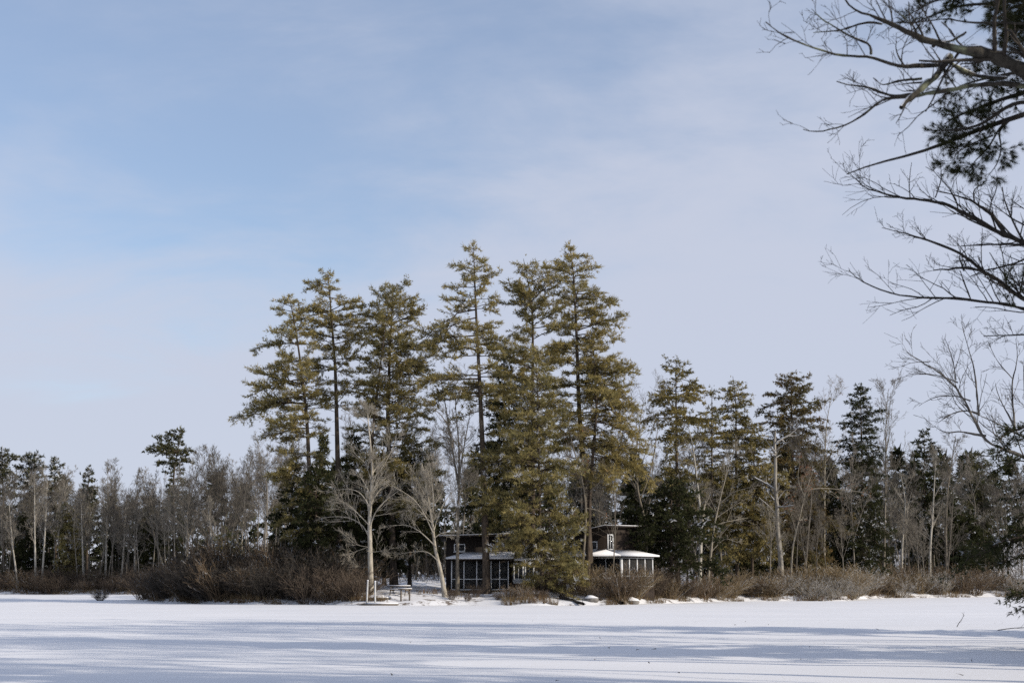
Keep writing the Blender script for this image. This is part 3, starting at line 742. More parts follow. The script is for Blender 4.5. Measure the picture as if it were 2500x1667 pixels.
pine_px('spruce_tree', 'small evergreen tip above the hillside wood near the right edge', [(2386, 1390), (2386, 1250), (2384, 1104)], 205, 0.26,
        [(1104, 2375, 2395), (1120, 2355, 2412), (1160, 2350, 2420), (1260, 2350, 2425)], 1260, 49, **mod(SPR, base_cols=(DARKG, OLIVE), gold=0.5, snow=0.1, tl=0.34, tw=0.13, tspace=0.16))
pine_px('hemlock_tree', 'dark low evergreen in the hollow below the hillside wood', [(2350, 1400), (2350, 1250)], 182, 0.2,
        [(1245, 2340, 2360), (1280, 2310, 2390), (1350, 2290, 2400), (1380, 2290, 2400)], 1380, 50, **mod(HEM, tl=0.34, tw=0.13, tspace=0.16))

# ------------------------------------------------------------------ evergreens of the wood on the far left shore
FAR = dict(tl=0.36, tw=0.14, tspace=0.17)
pine_px('pine_tree', 'lone pine whose ragged crown stands above the bare wood on the left', [(425, 1430), (424, 1250), (425, 1150), (436, 1090), (442, 1047)], 214, 0.34,
        [(1046, 436, 449), (1065, 405, 452), (1090, 375, 455), (1105, 352, 470), (1130, 385, 468), (1150, 400, 470), (1200, 400, 455), (1330, 390, 470)], 1330, 61,
        extra_px=[(1105, 352, 1100, 0, 0.03), (1085, 378, 1066, 0, 0), (1075, 404, 1056, 0, 0), (1130, 470, 1130, 0, 0.05), (1100, 474, 1104, 0, 0.05)], **mod(FAR, base_cols=(DARKG, OLIVE), gold=0.5, per=4.5, gap=0.1, spacing=0.9, stubs=0))
pine_px('young_pine_tree', 'golden green young pine at the edge of the wood on the left', [(167, 1430), (167, 1330), (160, 1225)], 209, 0.2,
        [(1225, 155, 166), (1265, 140, 190), (1310, 134, 200), (1360, 132, 202), (1400, 135, 200)], 1400, 62, **mod(FAR, base_cols=(OLIVE, GOLD), gold=0.35, per=6, spacing=0.6, gap=0, stubs=0, snow=0.08))
SNOWY = mod(FAR, base_cols=(DARKG, OLIVE), gold=0.35, per=5.5, spacing=0.8, gap=0.05, snow=0.30, stubs=0)
pine_px('pine_tree', 'snow-laden pine at the very left edge of the picture', [(8, 1430), (8, 1250), (5, 1094)], 222, 0.34, [(1094, -5, 15), (1120, -30, 38), (1170, -45, 45), (1330, -40, 50)], 1330, 63, **SNOWY)
pine_px('pine_tree', 'broad snow-laden pine, second from the left edge', [(84, 1430), (84, 1250), (86, 1104)], 224, 0.34, [(1104, 72, 98), (1125, 48, 112), (1160, 40, 124), (1330, 40, 124)], 1330, 64, **SNOWY)
pine_px('pine_tree', 'lower snowy pine right of the two snow-laden ones on the left', [(136, 1430), (136, 1250), (134, 1118)], 226, 0.3, [(1118, 128, 140), (1150, 112, 160), (1200, 105, 170), (1330, 110, 170)], 1330, 65, **SNOWY)
pine_px('pine_tree', 'slim pine with a bent tip left of the lone ragged pine', [(212, 1430), (212, 1250), (218, 1138)], 228, 0.28, [(1138, 212, 224), (1165, 195, 232), (1220, 190, 240), (1330, 190, 240)], 1330, 66, **mod(SNOWY, snow=0.15))
pine_px('hemlock_tree', 'black evergreen in the shade of the left wood below the lone pine', [(368, 1430), (368, 1380), (360, 1240)], 211, 0.2, [(1240, 350, 370), (1290, 325, 400), (1350, 310, 410), (1390, 310, 410)], 1385, 67, **mod(HEM, **FAR))
pine_px('hemlock_tree', 'dark evergreen behind the white birches at far left', [(60, 1430), (60, 1380), (62, 1250)], 212, 0.2, [(1250, 55, 70), (1300, 25, 95), (1360, 15, 110), (1395, 15, 110)], 1390, 68, **mod(HEM, **FAR))
pine_px('hemlock_tree', 'dark evergreen between the lone pine and the golden young pine', [(285, 1430), (285, 1380), (283, 1260)], 215, 0.2, [(1260, 275, 292), (1310, 255, 312), (1390, 245, 320)], 1385, 69, **mod(HEM, **FAR))
pine_px('young_pine_tree', 'pale snow-dusted young pine at the right end of the left wood', [(560, 1420), (560, 1350), (552, 1290)], 160, 0.14, [(1290, 545, 560), (1320, 525, 585), (1360, 510, 600), (1390, 520, 600)], 1385, 70, **mod(SPR, base_cols=(OLIVE, GOLD), snow=0.2, gold=0.4))

# ------------------------------------------------------------------ bare trees with a place of their own
bare_px('bare_tree', 'pale bare shore tree with thick trunk standing behind the two dock posts', [(905, 1459), (904, 1380), (903, 1319), (901, 1270), (906, 1200), (910, 1150), (903, 1080), (895, 1000)], 117.3, 0.25, 81,
        limbs_px=[([(905, 1320), (888, 1282), (855, 1262), (815, 1258), (780, 1262)], 0.068, 0.014), ([(903, 1285), (918, 1245), (945, 1218), (985, 1190)], 0.061, 0.014), ([(900, 1280), (870, 1250), (845, 1225), (800, 1215)], 0.048, 0.010),
                  ([(905, 1240), (880, 1200), (850, 1190), (795, 1200)], 0.048, 0.010), ([(908, 1180), (893, 1130), (868, 1110), (850, 1090)], 0.041, 0.010), ([(908, 1170), (935, 1140), (960, 1090), (970, 1050)], 0.034, 0.008),
                  ([(906, 1348), (935, 1345), (960, 1350)], 0.020, 0.007), ([(900, 1335), (868, 1345), (838, 1358)], 0.020, 0.007), ([(902, 1385), (870, 1382), (845, 1390)], 0.020, 0.007), ([(899, 1335), (870, 1330), (835, 1300)], 0.020, 0.007)],
        n=(16, 9, 7, 3), s0=0.42, ang=(50, 38, 32, 28), lr=(0.21, 0.46, 0.6, 0.75), up=(0.4, 0.16, 0.1, 0.05), mat='shore_bark', wig=0.05, rmin=0.0065)
bare_px('bare_tree', 'shorter pale bare shore tree with leaning trunk left of the left cabin', [(1087, 1470), (1082, 1430), (1074, 1383), (1061, 1345), (1059, 1310), (1055, 1270), (1045, 1220), (1040, 1180), (1030, 1130)], 117, 0.19, 82,
        limbs_px=[([(1070, 1370), (1045, 1345), (1015, 1345), (978, 1350)], 0.048, 0.010), ([(1060, 1330), (1030, 1300), (1000, 1280), (950, 1282)], 0.048, 0.010), ([(1059, 1315), (1075, 1300), (1110, 1298), (1140, 1290)], 0.034, 0.008),
                  ([(1057, 1300), (1040, 1260), (1020, 1225), (985, 1200), (965, 1190)], 0.048, 0.010), ([(1058, 1300), (1070, 1250), (1090, 1210), (1130, 1170)], 0.048, 0.010), ([(1056, 1270), (1060, 1220), (1055, 1170), (1052, 1130)], 0.041, 0.008), ([(1046, 1230), (1010, 1190), (1000, 1150)], 0.034, 0.008)],
        n=(14, 9, 7, 3), s0=0.4, ang=(46, 38, 32, 28), lr=(0.24, 0.46, 0.6, 0.75), up=(0.4, 0.16, 0.1, 0.05), mat='shore_bark', wig=0.05, rmin=0.0065)
bare_px('bare_tree', 'slender bare tree with pale stem rising in front of the left cabin window', [(1117, 1440), (1117, 1351), (1119, 1223), (1122, 1150), (1135, 1080), (1150, 1000)], 119.5, 0.17, 83,
        limbs_px=[([(1120, 1190), (1108, 1120), (1095, 1040), (1082, 960), (1070, 900)], 0.10, 0.02), ([(1119, 1180), (1122, 1100), (1112, 1000), (1110, 930)], 0.09, 0.02), ([(1095, 1040), (1075, 1010), (1035, 985)], 0.05, 0.012), ([(1110, 1000), (1125, 950), (1150, 900)], 0.05, 0.012)],
        n=(8, 6, 5, 2), s0=0.55, lr=(0.25, 0.4, 0.45, 0.5), mat='mid_bark')
bare_px('bare_tree', 'gnarled bare tree with snowy limbs crossing the trunk left of the right cabin', [(1418, 1440), (1424, 1350), (1432, 1260), (1424, 1180), (1400, 1100), (1385, 1030)], 120.2, 0.14, 84,
        limbs_px=[([(1434, 1258), (1428, 1256), (1400, 1262), (1385, 1270)], 0.07, 0.02), ([(1432, 1240), (1465, 1245), (1500, 1275)], 0.04, 0.01), ([(1430, 1190), (1405, 1188), (1370, 1200), (1350, 1195)], 0.06, 0.02), ([(1440, 1200), (1470, 1170), (1500, 1140)], 0.05, 0.012), ([(1410, 1120), (1380, 1110), (1350, 1130)], 0.05, 0.012)],
        n=(10, 7, 6, 2), s0=0.4, lr=(0.28, 0.4, 0.45, 0.5), mat='mid_bark', leaves=160)
bare_px('sapling', 'thin bare sapling standing in front of the right cabin window', [(1494, 1435), (1498, 1380), (1500, 1340), (1502, 1285), (1500, 1220), (1495, 1150)], 119.6, 0.07, 85, n=(10, 5, 4, 0), s0=0.35, lr=(0.3, 0.4, 0.5, 0.5), mat='mid_bark', rmin=0.007)
bare_px('bare_tree', 'bare tree leaning left over the right end of the right cabin roof', [(1610, 1420), (1590, 1330), (1572, 1260), (1555, 1200), (1552, 1120), (1560, 1040), (1570, 985)], 131, 0.17, 86,
        limbs_px=[([(1560, 1225), (1580, 1180), (1600, 1100), (1610, 1020)], 0.08, 0.02), ([(1575, 1265), (1590, 1210), (1605, 1170)], 0.06, 0.015)], n=(12, 7, 5, 2), s0=0.35, ang=(38, 40, 40, 40), mat='mid_bark')
bare_px('dead_tree', 'pale forked bare trunk with a broken stub, right of the cabins', [(1706, 1418), (1711, 1328), (1714, 1279), (1707, 1220), (1701, 1160), (1696, 1120), (1690, 1070), (1678, 1030)], 129, 0.21, 87,
        limbs_px=[([(1714, 1279), (1717, 1250), (1722, 1222)], 0.14, 0.10), ([(1712, 1290), (1690, 1275), (1665, 1265), (1634, 1243)], 0.08, 0.02), ([(1692, 1095), (1668, 1100), (1648, 1102)], 0.05, 0.015), ([(1694, 1115), (1680, 1095), (1662, 1065)], 0.05, 0.012), ([(1698, 1140), (1680, 1130), (1655, 1125)], 0.04, 0.012), ([(1706, 1200), (1730, 1190), (1755, 1200)], 0.04, 0.012)],
        n=(9, 5, 4, 2), s0=0.4, lr=(0.2, 0.4, 0.45, 0.5), mat='pale_bark')
bare_px('bare_tree', 'pale slim bare tree with forked crown beside the broken forked trunk', [(1723, 1412), (1736, 1347), (1741, 1290), (1752, 1240), (1760, 1205), (1775, 1150), (1790, 1100)], 128.6, 0.14, 88,
        limbs_px=[([(1741, 1285), (1765, 1275), (1800, 1268), (1830, 1262)], 0.06, 0.015), ([(1736, 1347), (1755, 1325), (1770, 1312), (1800, 1325)], 0.05, 0.012), ([(1736, 1345), (1722, 1325), (1715, 1310)], 0.05, 0.015), ([(1755, 1230), (1790, 1200), (1830, 1190)], 0.05, 0.012)],
        n=(12, 7, 6, 2), s0=0.35, lr=(0.32, 0.42, 0.5, 0.5), mat='grey_bark')
bare_px('dead_tree', 'thick dead snag with broken top and snowy stub branches', [(1907, 1410), (1905, 1340), (1895, 1290), (1899, 1235), (1890, 1180), (1897, 1130), (1890, 1090), (1893, 1052)], 130.5, 0.30, 89,
        limbs_px=[([(1896, 1080), (1915, 1068), (1930, 1060), (1946, 1046)], 0.10, 0.03), ([(1893, 1105), (1880, 1085), (1868, 1066)], 0.08, 0.03), ([(1894, 1100), (1912, 1085), (1930, 1078)], 0.06, 0.015), ([(1893, 1195), (1875, 1180), (1848, 1163)], 0.12, 0.06), ([(1896, 1237), (1912, 1238), (1929, 1235)], 0.10, 0.07),
                  ([(1896, 1253), (1912, 1251), (1925, 1250)], 0.07, 0.05), ([(1893, 1112), (1884, 1106), (1876, 1103)], 0.06, 0.03), ([(1890, 1250), (1875, 1235), (1850, 1215)], 0.07, 0.03)],
        n=(9, 3, 2, 0), s0=0.35, ang=(60, 45, 40, 40), lr=(0.14, 0.4, 0.5, 0.3), mat='dead_wood', rtip=0.8)
bare_px('bare_tree', 'crooked pale tree with rusty leaves right of the dead snag', [(1928, 1410), (1935, 1340), (1945, 1290), (1952, 1271), (1960, 1230), (1972, 1187), (1985, 1150)], 129.8, 0.13, 90,
        limbs_px=[([(1952, 1271), (1962, 1266), (1970, 1268)], 0.06, 0.03), ([(1965, 1215), (1950, 1170), (1960, 1120)], 0.05, 0.012), ([(1970, 1195), (2010, 1190), (2070, 1195), (2110, 1200)], 0.05, 0.012)],
        n=(9, 6, 5, 2), s0=0.45, lr=(0.3, 0.4, 0.45, 0.5), mat='grey_bark', leaves=420)
bare_px('bare_tree', 'tall thin bare tree with fan crown between the broad and the spire evergreens', [(2012, 1420), (2012, 1300), (2014, 1150), (2016, 1041), (2030, 960)], 140, 0.16, 91, n=(20, 6, 5, 2), s0=0.4, ang=(32, 35, 35, 35), lr=(0.25, 0.45, 0.5, 0.5), mat='grey_bark', leaves=120)
bare_px('bare_tree', 'tall bare tree with fan crown right of the spire evergreen', [(2155, 1420), (2158, 1300), (2160, 1150), (2160, 1000), (2165, 950)], 165, 0.18, 92, n=(22, 6, 5, 2), s0=0.45, ang=(30, 32, 35, 35), lr=(0.28, 0.45, 0.5, 0.5), mat='mid_bark', rmin=0.012)
bare_px('birch_tree', 'pale birch with bright stem in the right wood, the straighter one', [(2268, 1395), (2271, 1340), (2277, 1262), (2281, 1200), (2284, 1150), (2288, 1110)], 174, 0.2, 93,
        limbs_px=[([(2280, 1235), (2295, 1222), (2308, 1214)], 0.09, 0.03), ([(2282, 1210), (2292, 1185), (2300, 1165)], 0.08, 0.02)], n=(14, 6, 5, 2), s0=0.35, lr=(0.26, 0.42, 0.5, 0.5), mat='pale_bark', rmin=0.012)
bare_px('birch_tree', 'pale forked birch in the right wood, left of the straighter one', [(2198, 1395), (2203, 1330), (2208, 1270), (2212, 1225), (2206, 1190), (2200, 1160)], 172, 0.2, 94,
        limbs_px=[([(2212, 1300), (2214, 1240), (2225, 1200)], 0.1, 0.03), ([(2205, 1225), (2190, 1200), (2180, 1180)], 0.08, 0.02)], n=(16, 7, 5, 2), s0=0.35, ang=(55, 45, 40, 40), up=(0.1, 0.05, 0.1, 0.1), lr=(0.32, 0.42, 0.5, 0.5), mat='pale_bark', rmin=0.012)
bare_px('bare_tree', 'dark slim tree rising above the wood right of the pale birches', [(2308, 1395), (2309, 1300), (2312, 1200), (2325, 1120), (2335, 1060)], 178, 0.2, 95, n=(14, 6, 5, 2), s0=0.5, ang=(35, 38, 40, 40), lr=(0.3, 0.42, 0.5, 0.5), mat='mid_bark', rmin=0.012)
# left wood, the stems that stand out
def lb(px, Y, top, lean, r, seed, label, mat='pale_bark', name='bare_tree', **kw):
    k = dict(n=(13, 6, 5, 1.5), s0=0.4, ang=(35, 36, 32, 30), lr=(0.26, 0.45, 0.6, 0.7), rmin=0.014)
    k.update(kw)
    mid = (1435 + top) / 2
    return bare_px(name, label, [(px, 1436), (px + lean * 0.2, 1400), (px + lean * 0.6, mid), (px + lean, top)], Y, r, seed, mat=mat, **k)
lb(88, 206.5, 1180, -2, 0.20, 101, 'white stemmed birch at far left, left one of a close pair', name='birch_tree')
lb(101, 206.7, 1170, 12, 0.19, 102, 'white stemmed birch at far left, right one of a close pair', name='birch_tree')
lb(44, 207, 1230, -22, 0.17, 103, 'pale crooked stem leaning left at the left edge of the wood')
lb(205, 207.5, 1200, -8, 0.2, 104, 'pale curved bare tree right of the golden young pine')
lb(257, 207.5, 1140, 5, 0.18, 105, 'tall straight pale stem in the middle of the left wood')
lb(295, 206.5, 1215, 12, 0.18, 106, 'pale forked bare tree left of the lone ragged pine', ang=(30, 38, 40, 40))
lb(328, 207, 1240, 2, 0.15, 107, 'thin pale stem before the black evergreen in the left wood')
lb(415, 206, 1165, -70, 0.2, 108, 'bare tree leaning far left below the lone ragged pine', mat='grey_bark')
lb(530, 186, 1235, -22, 0.2, 109, 'white curved birch near the right end of the left wood', name='birch_tree')
lb(452, 200, 1180, 12, 0.18, 110, 'slim pale tree right of the lone ragged pine', mat='grey_bark')
bare_px('fallen_limb', 'pale bowed dead limb lying over the bushes at the left end of the dark thicket', [(444, 1425), (425, 1412), (405, 1402), (380, 1397), (345, 1402)], 148, 0.11, 111, n=(7, 3, 0, 0), s0=0.3, lr=(0.3, 0.4, 0.4, 0.4), mat='dead_wood', base_z=1.5)
bare_px('fallen_limb', 'snowy arched broken limb at the top of the dark thicket', [(466, 1360), (480, 1350), (498, 1345), (508, 1352)], 150, 0.10, 112, n=(5, 3, 0, 0), s0=0.2, lr=(0.3, 0.4, 0.4, 0.4), mat='dead_wood', base_z=4.3)

# ------------------------------------------------------------------ the wood behind: alike bare trees, each one a thing of its own
def bare_proto(seed, mat, H=17.0, **kw):
    rng = np.random.default_rng(seed)
    k = dict(n=(16, 7, 6, 2.6), s0=0.33, ang=(36, 36, 30, 26), lr=(0.32, 0.45, 0.6, 0.75), up=(0.45, 0.25, 0.12, 0.05), rmin=0.011, wig=0.045)
    k.update(kw)
    b = rng.normal(size=2) * 0.7; c = rng.normal(size=2) * 0.6
    tk, cr, lf = bare(np.array([[0, 0, -0.3], [c[0] * .4, c[1] * .4, H * 0.3], [c[0], c[1], H * 0.65], [b[0], b[1], H]]), 0.13, rng, **k)
    return [('trunk', tk.mesh('trunk', M[mat], (0, 0, 0), True)), ('crown', cr.mesh('crown', M[mat]))]
PB = [bare_proto(200, 'wood_grey'), bare_proto(201, 'wood_dark', s0=0.25, ang=(46, 40, 32, 28)), bare_proto(202, 'wood_dark', n=(20, 6, 6, 2.2)), bare_proto(203, 'wood_grey', ang=(50, 42, 34, 28), up=(0.25, 0.15, 0.1, 0.05)), bare_proto(204, 'wood_pale', s0=0.4), bare_proto(205, 'wood_dark', s0=0.45, ang=(28, 34, 30, 28), lr=(0.4, 0.45, 0.6, 0.75))]
def hem_proto(seed, H, **kw):
    rng = np.random.default_rng(seed)
    tk, bo, fo = pine(np.array([[0, 0, -0.3], [0.1, 0, H * 0.5], [0, 0.1, H]]), 0.02 * H * 0.9, [(0, 0.19 * H, 0.19 * H), (H * 0.3, 0.19 * H, 0.19 * H), (H * 0.7, 0.11 * H, 0.11 * H), (H, 0.2, 0.2)], rng, H * 0.08, **mod(HEM, tl=0.38, tw=0.16, tspace=0.19, **kw))
    return [('trunk', tk.mesh('trunk', M['pine_bark'], (0, 0, 0), True)), ('crown', bo.join(fo).mesh('crown', M['pine_bark'], mat2=M['needles']))]
PH = [hem_proto(301, 13.0), hem_proto(302, 10.0, snow=0.12), hem_proto(303, 15.0, base_cols=(DARKG, OLIVE))]
LAND = [(5, 'the snow-laden pine at the left edge'), (60, 'the far left dark evergreen'), (95, 'the pair of white birches'), (135, 'the lower snowy pine'), (167, 'the golden young pine'), (212, 'the slim pine with a bent tip'), (257, 'the tall straight pale stem'),
        (295, 'the pale forked tree'), (340, 'the leaning bare tree'), (385, 'the black evergreen'), (430, 'the lone ragged pine'), (480, 'the arched broken limb'), (530, 'the white curved birch'), (575, 'the pale snow-dusted young pine'), (640, 'the outermost left pine boughs'), (700, 'the leftmost tall pine'),
        (770, 'the dark evergreen under the tall pines'), (828, 'the straight dark pine trunk'), (905, 'the thick pale shore tree'), (962, 'the broad twin-stemmed pine'), (1010, 'the picnic table'), (1060, 'the shorter bare shore tree'), (1117, 'the left cabin window'), (1187, 'the tall pine before the left cabin'),
        (1250, 'the white cabin window'), (1320, 'the full young pine'), (1385, 'the fallen log'), (1440, 'the tallest right pine'), (1500, 'the right cabin window'), (1560, 'the right cabin porch end'), (1610, 'the dark bough over the cabin'), (1651, 'the tapering pine'), (1707, 'the broken forked trunk'), (1750, 'the thin open evergreen'),
        (1797, 'the evergreen with a nodding tip'), (1840, 'the golden pine behind the snag'), (1900, 'the dead snag'), (1950, 'the broad rust tinted evergreen'), (2012, 'the tall thin fan-crowned tree'), (2060, 'the left side of the spire evergreen'), (2105, 'the spire evergreen'), (2160, 'the fan-crowned tree by the spire'), (2203, 'the pale forked birch'),
        (2256, 'the small dark evergreen top'), (2275, 'the straight pale birch'), (2310, 'the dark slim tree'), (2355, 'the low hollow evergreen'), (2390, 'the small hillside evergreen tip'), (2440, 'the drooping near bough'), (2490, 'the right picture edge')]
USED = {}
def near_label(desc, px, h, Y):
    """a label that says by which landmark of the picture the thing stands"""
    k = min(range(len(LAND)), key=lambda i: abs(LAND[i][0] - px))
    side = 'left of' if px < LAND[k][0] - 6 else 'right of' if px > LAND[k][0] + 6 else 'in line with'
    for size in ('', 'nearer', 'farther', 'middle', 'outer', 'inner'):
        lab = (size + ' ' + desc + ' ' + side + ' ' + LAND[k][1]).strip()
        if lab not in USED: break
    USED[lab] = 1
    return lab
rngw = np.random.default_rng(5)
def shore_y(x):
    return float(np.interp(x, SH[:, 0], SH[:, 1]))
def scatter_wood(n, px0, px1, dmin, dmax, label, group, hmin, hmax, protos, name='bare_tree', seed=0, ymin=0):
    r = np.random.default_rng(seed)
    for i in range(n):
        px = px0 + (px1 - px0) * (i + r.random()) / n
        # walk back from the shore along this line of sight
        Y = 110.0
        for _ in range(40):
            Y = 0.5 * Y + 0.5 * max(ymin, shore_y(gx(px, Y)) + 1.0)
        Y = Y + dmin + (dmax - dmin) * r.random()
        x = gx(px, Y)
        h = hmin + (hmax - hmin) * r.random()
        s = h / 17.0
        pr = protos[r.integers(0, len(protos))]
        kind_ = 'evergreen' if pr in PH else {0: 'grey bare tree', 1: 'dark bare tree', 2: 'dark slender bare tree', 3: 'grey slender bare tree', 4: 'pale bare tree', 5: 'brown bare tree'}[PB.index(pr)]
        kind_ = ('tall ' if h > hmin + 0.66 * (hmax - hmin) else 'short ' if h < hmin + 0.33 * (hmax - hmin) else '') + kind_
        place(pr, name, near_label(kind_, px, h, Y), 'tree', (x, Y, gz(x, Y)), r.random() * 6.28, group, (s * (0.85 + 0.3 * r.random()), s * (0.85 + 0.3 * r.random()), s), (0.05 * r.normal(), 0.05 * r.normal()))
scatter_wood(58, -60, 560, 2, 22, 'slim bare grey tree among many alike in the far wood on the left', 'bare trees of the left wood', 12, 16.8, PB, seed=1, ymin=188)
scatter_wood(18, 540, 720, 2, 30, 'bare tree in the gap between the left wood and the tall pines', 'bare trees behind the dark thicket', 13, 17.5, PB, seed=2, ymin=188)
scatter_wood(34, 880, 1660, 26, 60, 'bare tree in the wood behind the cabins and tall pines', 'bare trees behind the point', 12, 16, PB, seed=3)
scatter_wood(46, 1660, 2560, 5, 40, 'slim bare tree among many alike in the wood on the right shore', 'bare trees of the right wood', 11.5, 16, PB, seed=4)
scatter_wood(14, 1850, 2330, 2, 12, 'small grey bare tree at the front edge of the right wood', 'small bare trees on the right shore', 7, 10.5, PB, seed=9)
scatter_wood(4, -40, 520, 8, 24, 'dark evergreen half hidden among the bare trees on the left', 'evergreens inside the left wood', 10, 15, PH, 'hemlock_tree', seed=6, ymin=192)
scatter_wood(9, 700, 1560, 30, 60, 'dark evergreen in the wood behind the cabins and tall pines', 'evergreens behind the point', 15, 21, PH, 'hemlock_tree', seed=7)
scatter_wood(9, 1700, 2480, 10, 36, 'dark evergreen half hidden among the bare trees on the right', 'evergreens inside the right wood', 13, 19, PH, 'hemlock_tree', seed=8)

# far mass of wood that nobody could count
def far_woods():
    r = np.random.default_rng(77)
    mbw = MB()
    protos = []
    for i in range(4):
        tk, cr, lf = bare(np.array([[0, 0, -0.3], [0.2, 0.1, 6], [0.1 * i, -0.3, 17.0]]), 0.17, np.random.default_rng(400 + i), n=(8, 4, 4, 0), s0=0.3, ang=(34, 36, 36, 38), lr=(0.32, 0.45, 0.6, 0.5), up=(0.45, 0.25, 0.15, 0.1), rmin=0.03, kk=(4, 3, 2, 2), sd=(4, 3, 3))
        cr.join(tk)
        protos.append((np.concatenate(cr.v), np.concatenate(cr.q)))
    for i in range(170):
        px = -120 + 2800 * (i + r.random()) / 130
        Y = 238 + 75 * r.random()
        if i >= 130: px = 1850 + 800 * (i - 130 + r.random()) / 40; Y = 205 + 45 * r.random()
        x = gx(px, Y); z = gz(x, Y)
        v, qd = protos[i % 4]
        a = r.random() * 6.28; s = (0.75 + 0.3 * r.random()) * 0.85
        vv = np.stack([v[:, 0] * math.cos(a) - v[:, 1] * math.sin(a), v[:, 0] * math.sin(a) + v[:, 1] * math.cos(a), v[:, 2]], 1) * s + np.array([x, Y, z])
        c = np.array([0.11, 0.10, 0.085]) * (0.7 + 0.6 * r.random())
        mbw.add(vv, quads=qd, col=c)
    hp = []
    for i in range(2):
        tk, bo, fo = pine(np.array([[0, 0, -0.3], [0.1, 0, 7], [0, 0.1, 14.0]]), 0.2, [(0, 2.6, 2.6), (5, 2.5, 2.5), (10, 1.5, 1.5), (14, 0.2, 0.2)], np.random.default_rng(450 + i), 1.0, **mod(HEM, tl=0.9, tw=0.5, tspace=0.8, tn=3, per=4, spacing=1.3, dens=0.6))
        hp.append((np.concatenate(fo.v), np.concatenate(fo.t)))
    for i in range(64):
        px = -120 + 2800 * (i + r.random()) / 64; Y = 232 + 60 * r.random(); x = gx(px, Y)
        v, qd = hp[i % 2]; sc = 0.8 + 0.5 * r.random()
        mbw.add(v * np.array([sc * 1.2, sc * 1.2, sc]) + np.array([x, Y, gz(x, Y)]), tris=qd, col=DARKG * (0.8 + 0.5 * r.random()))
    o = link('far_woods', mbw.mesh('far_woods', M['twig']))
    tag(o, 'grey mass of far bare wood on the rising ground behind everything', 'woods', kind='stuff')
far_woods()
def undergrowth():
    r = np.random.default_rng(78)
    mbw = MB(); n = 4800
    px = -100 + 2750 * r.random(n)
    Y = np.where(px < 720, 200 + 55 * r.random(n), np.where(px < 1650, 140 + 70 * r.random(n), 165 + 70 * r.random(n)))
    X = (px - 1250) / FPX * Y / 1.0156
    ok = ground_z(X, Y) > 0.5
    X, Y = X[ok], Y[ok]; n = len(X)
    k = 3; P = np.zeros((n, k, 3)); P[:, 0] = np.stack([X, Y, ground_z(X, Y) - 0.1], 1)
    d = norm(np.array([0, 0, 1.0]) + 0.35 * r.normal(size=(n, 3))); L = 1.4 + 4.6 * r.random(n) ** 1.6
    for j in range(1, k): d = norm(d + 0.12 * r.normal(size=(n, 3))); P[:, j] = P[:, j - 1] + d * (L / 2)[:, None]
    Rr = np.tile(np.linspace(0.022, 0.012, k), (n, 1))
    c = np.array([0.075, 0.064, 0.052]) * (0.6 + 0.8 * r.random((n, 1)))
    mbw.tubes(P, Rr, 3, c)
    Q, QR = grow(P, Rr, 4, r, s0=0.15, ang=40, lr=0.6, up=0.1, wig=0.1, rr=0.8, k=2, rmin=0.018)
    mbw.tubes(Q, QR, 3, np.array([0.08, 0.069, 0.057]) * (0.6 + 0.8 * r.random((len(Q), 1))))
    tag(link('undergrowth', mbw.mesh('undergrowth', M['twig'])), 'grey brown leafless undergrowth filling the woods between the trunks', 'undergrowth', kind='stuff')
undergrowth()

# ------------------------------------------------------------------ cabins
def part(parent, name, mat, *boxes):
    m = MB()
    for b in boxes:
        m.box(((b[0] + b[1]) / 2, (b[2] + b[3]) / 2, (b[4] + b[5]) / 2), (b[1] - b[0], b[3] - b[2], b[5] - b[4]))
    return link(name, m.mesh(name, M[mat]), parent)
def slab(parent, name, mat, polys, th):
    m = MB()
    for p in polys: m.prism(p, (0, 0, th))
    return link(name, m.mesh(name, M[mat]), parent)
def window(parent, x0, x1, y, z0, z1, face='front', fw=0.11, mullion=0, mat='white'):
    """framed window on a wall facing -y ('front') or -x ('left'); y is the wall plane"""
    def bx(a0, a1, d0, d1, c0, c1):
        return (a0, a1, y - d1, y - d0, c0, c1) if face == 'front' else (y - d1, y - d0, a0, a1, c0, c1)
    f = part(parent, 'window', mat, bx(x0, x0 + fw, 0.003, 0.06, z0, z1), bx(x1 - fw, x1, 0.003, 0.06, z0, z1), bx(x0 + fw, x1 - fw, 0.003, 0.06, z1 - fw, z1), bx(x0 + fw, x1 - fw, 0.003, 0.06, z0, z0 + fw),
             bx(x0 - 0.05, x1 + 0.05, 0.003, 0.10, z0 - 0.07, z0 - 0.002))
    n = mullion + 1
    w = (x1 - x0 - 2 * fw)
    for i in range(n):
        a0 = x0 + fw + w * i / n; a1 = x0 + fw + w * (i + 1) / n
        part(f, 'pane', 'glass', bx(a0 + (0.025 if i else 0.0), a1 - (0.025 if i < n - 1 else 0.0), 0.004, 0.02, z0 + fw, z1 - fw))
        if i: part(f, 'mullion', mat, bx(a0 - 0.025, a0 + 0.025, 0.004, 0.05, z0 + fw, z1 - fw))
    return f

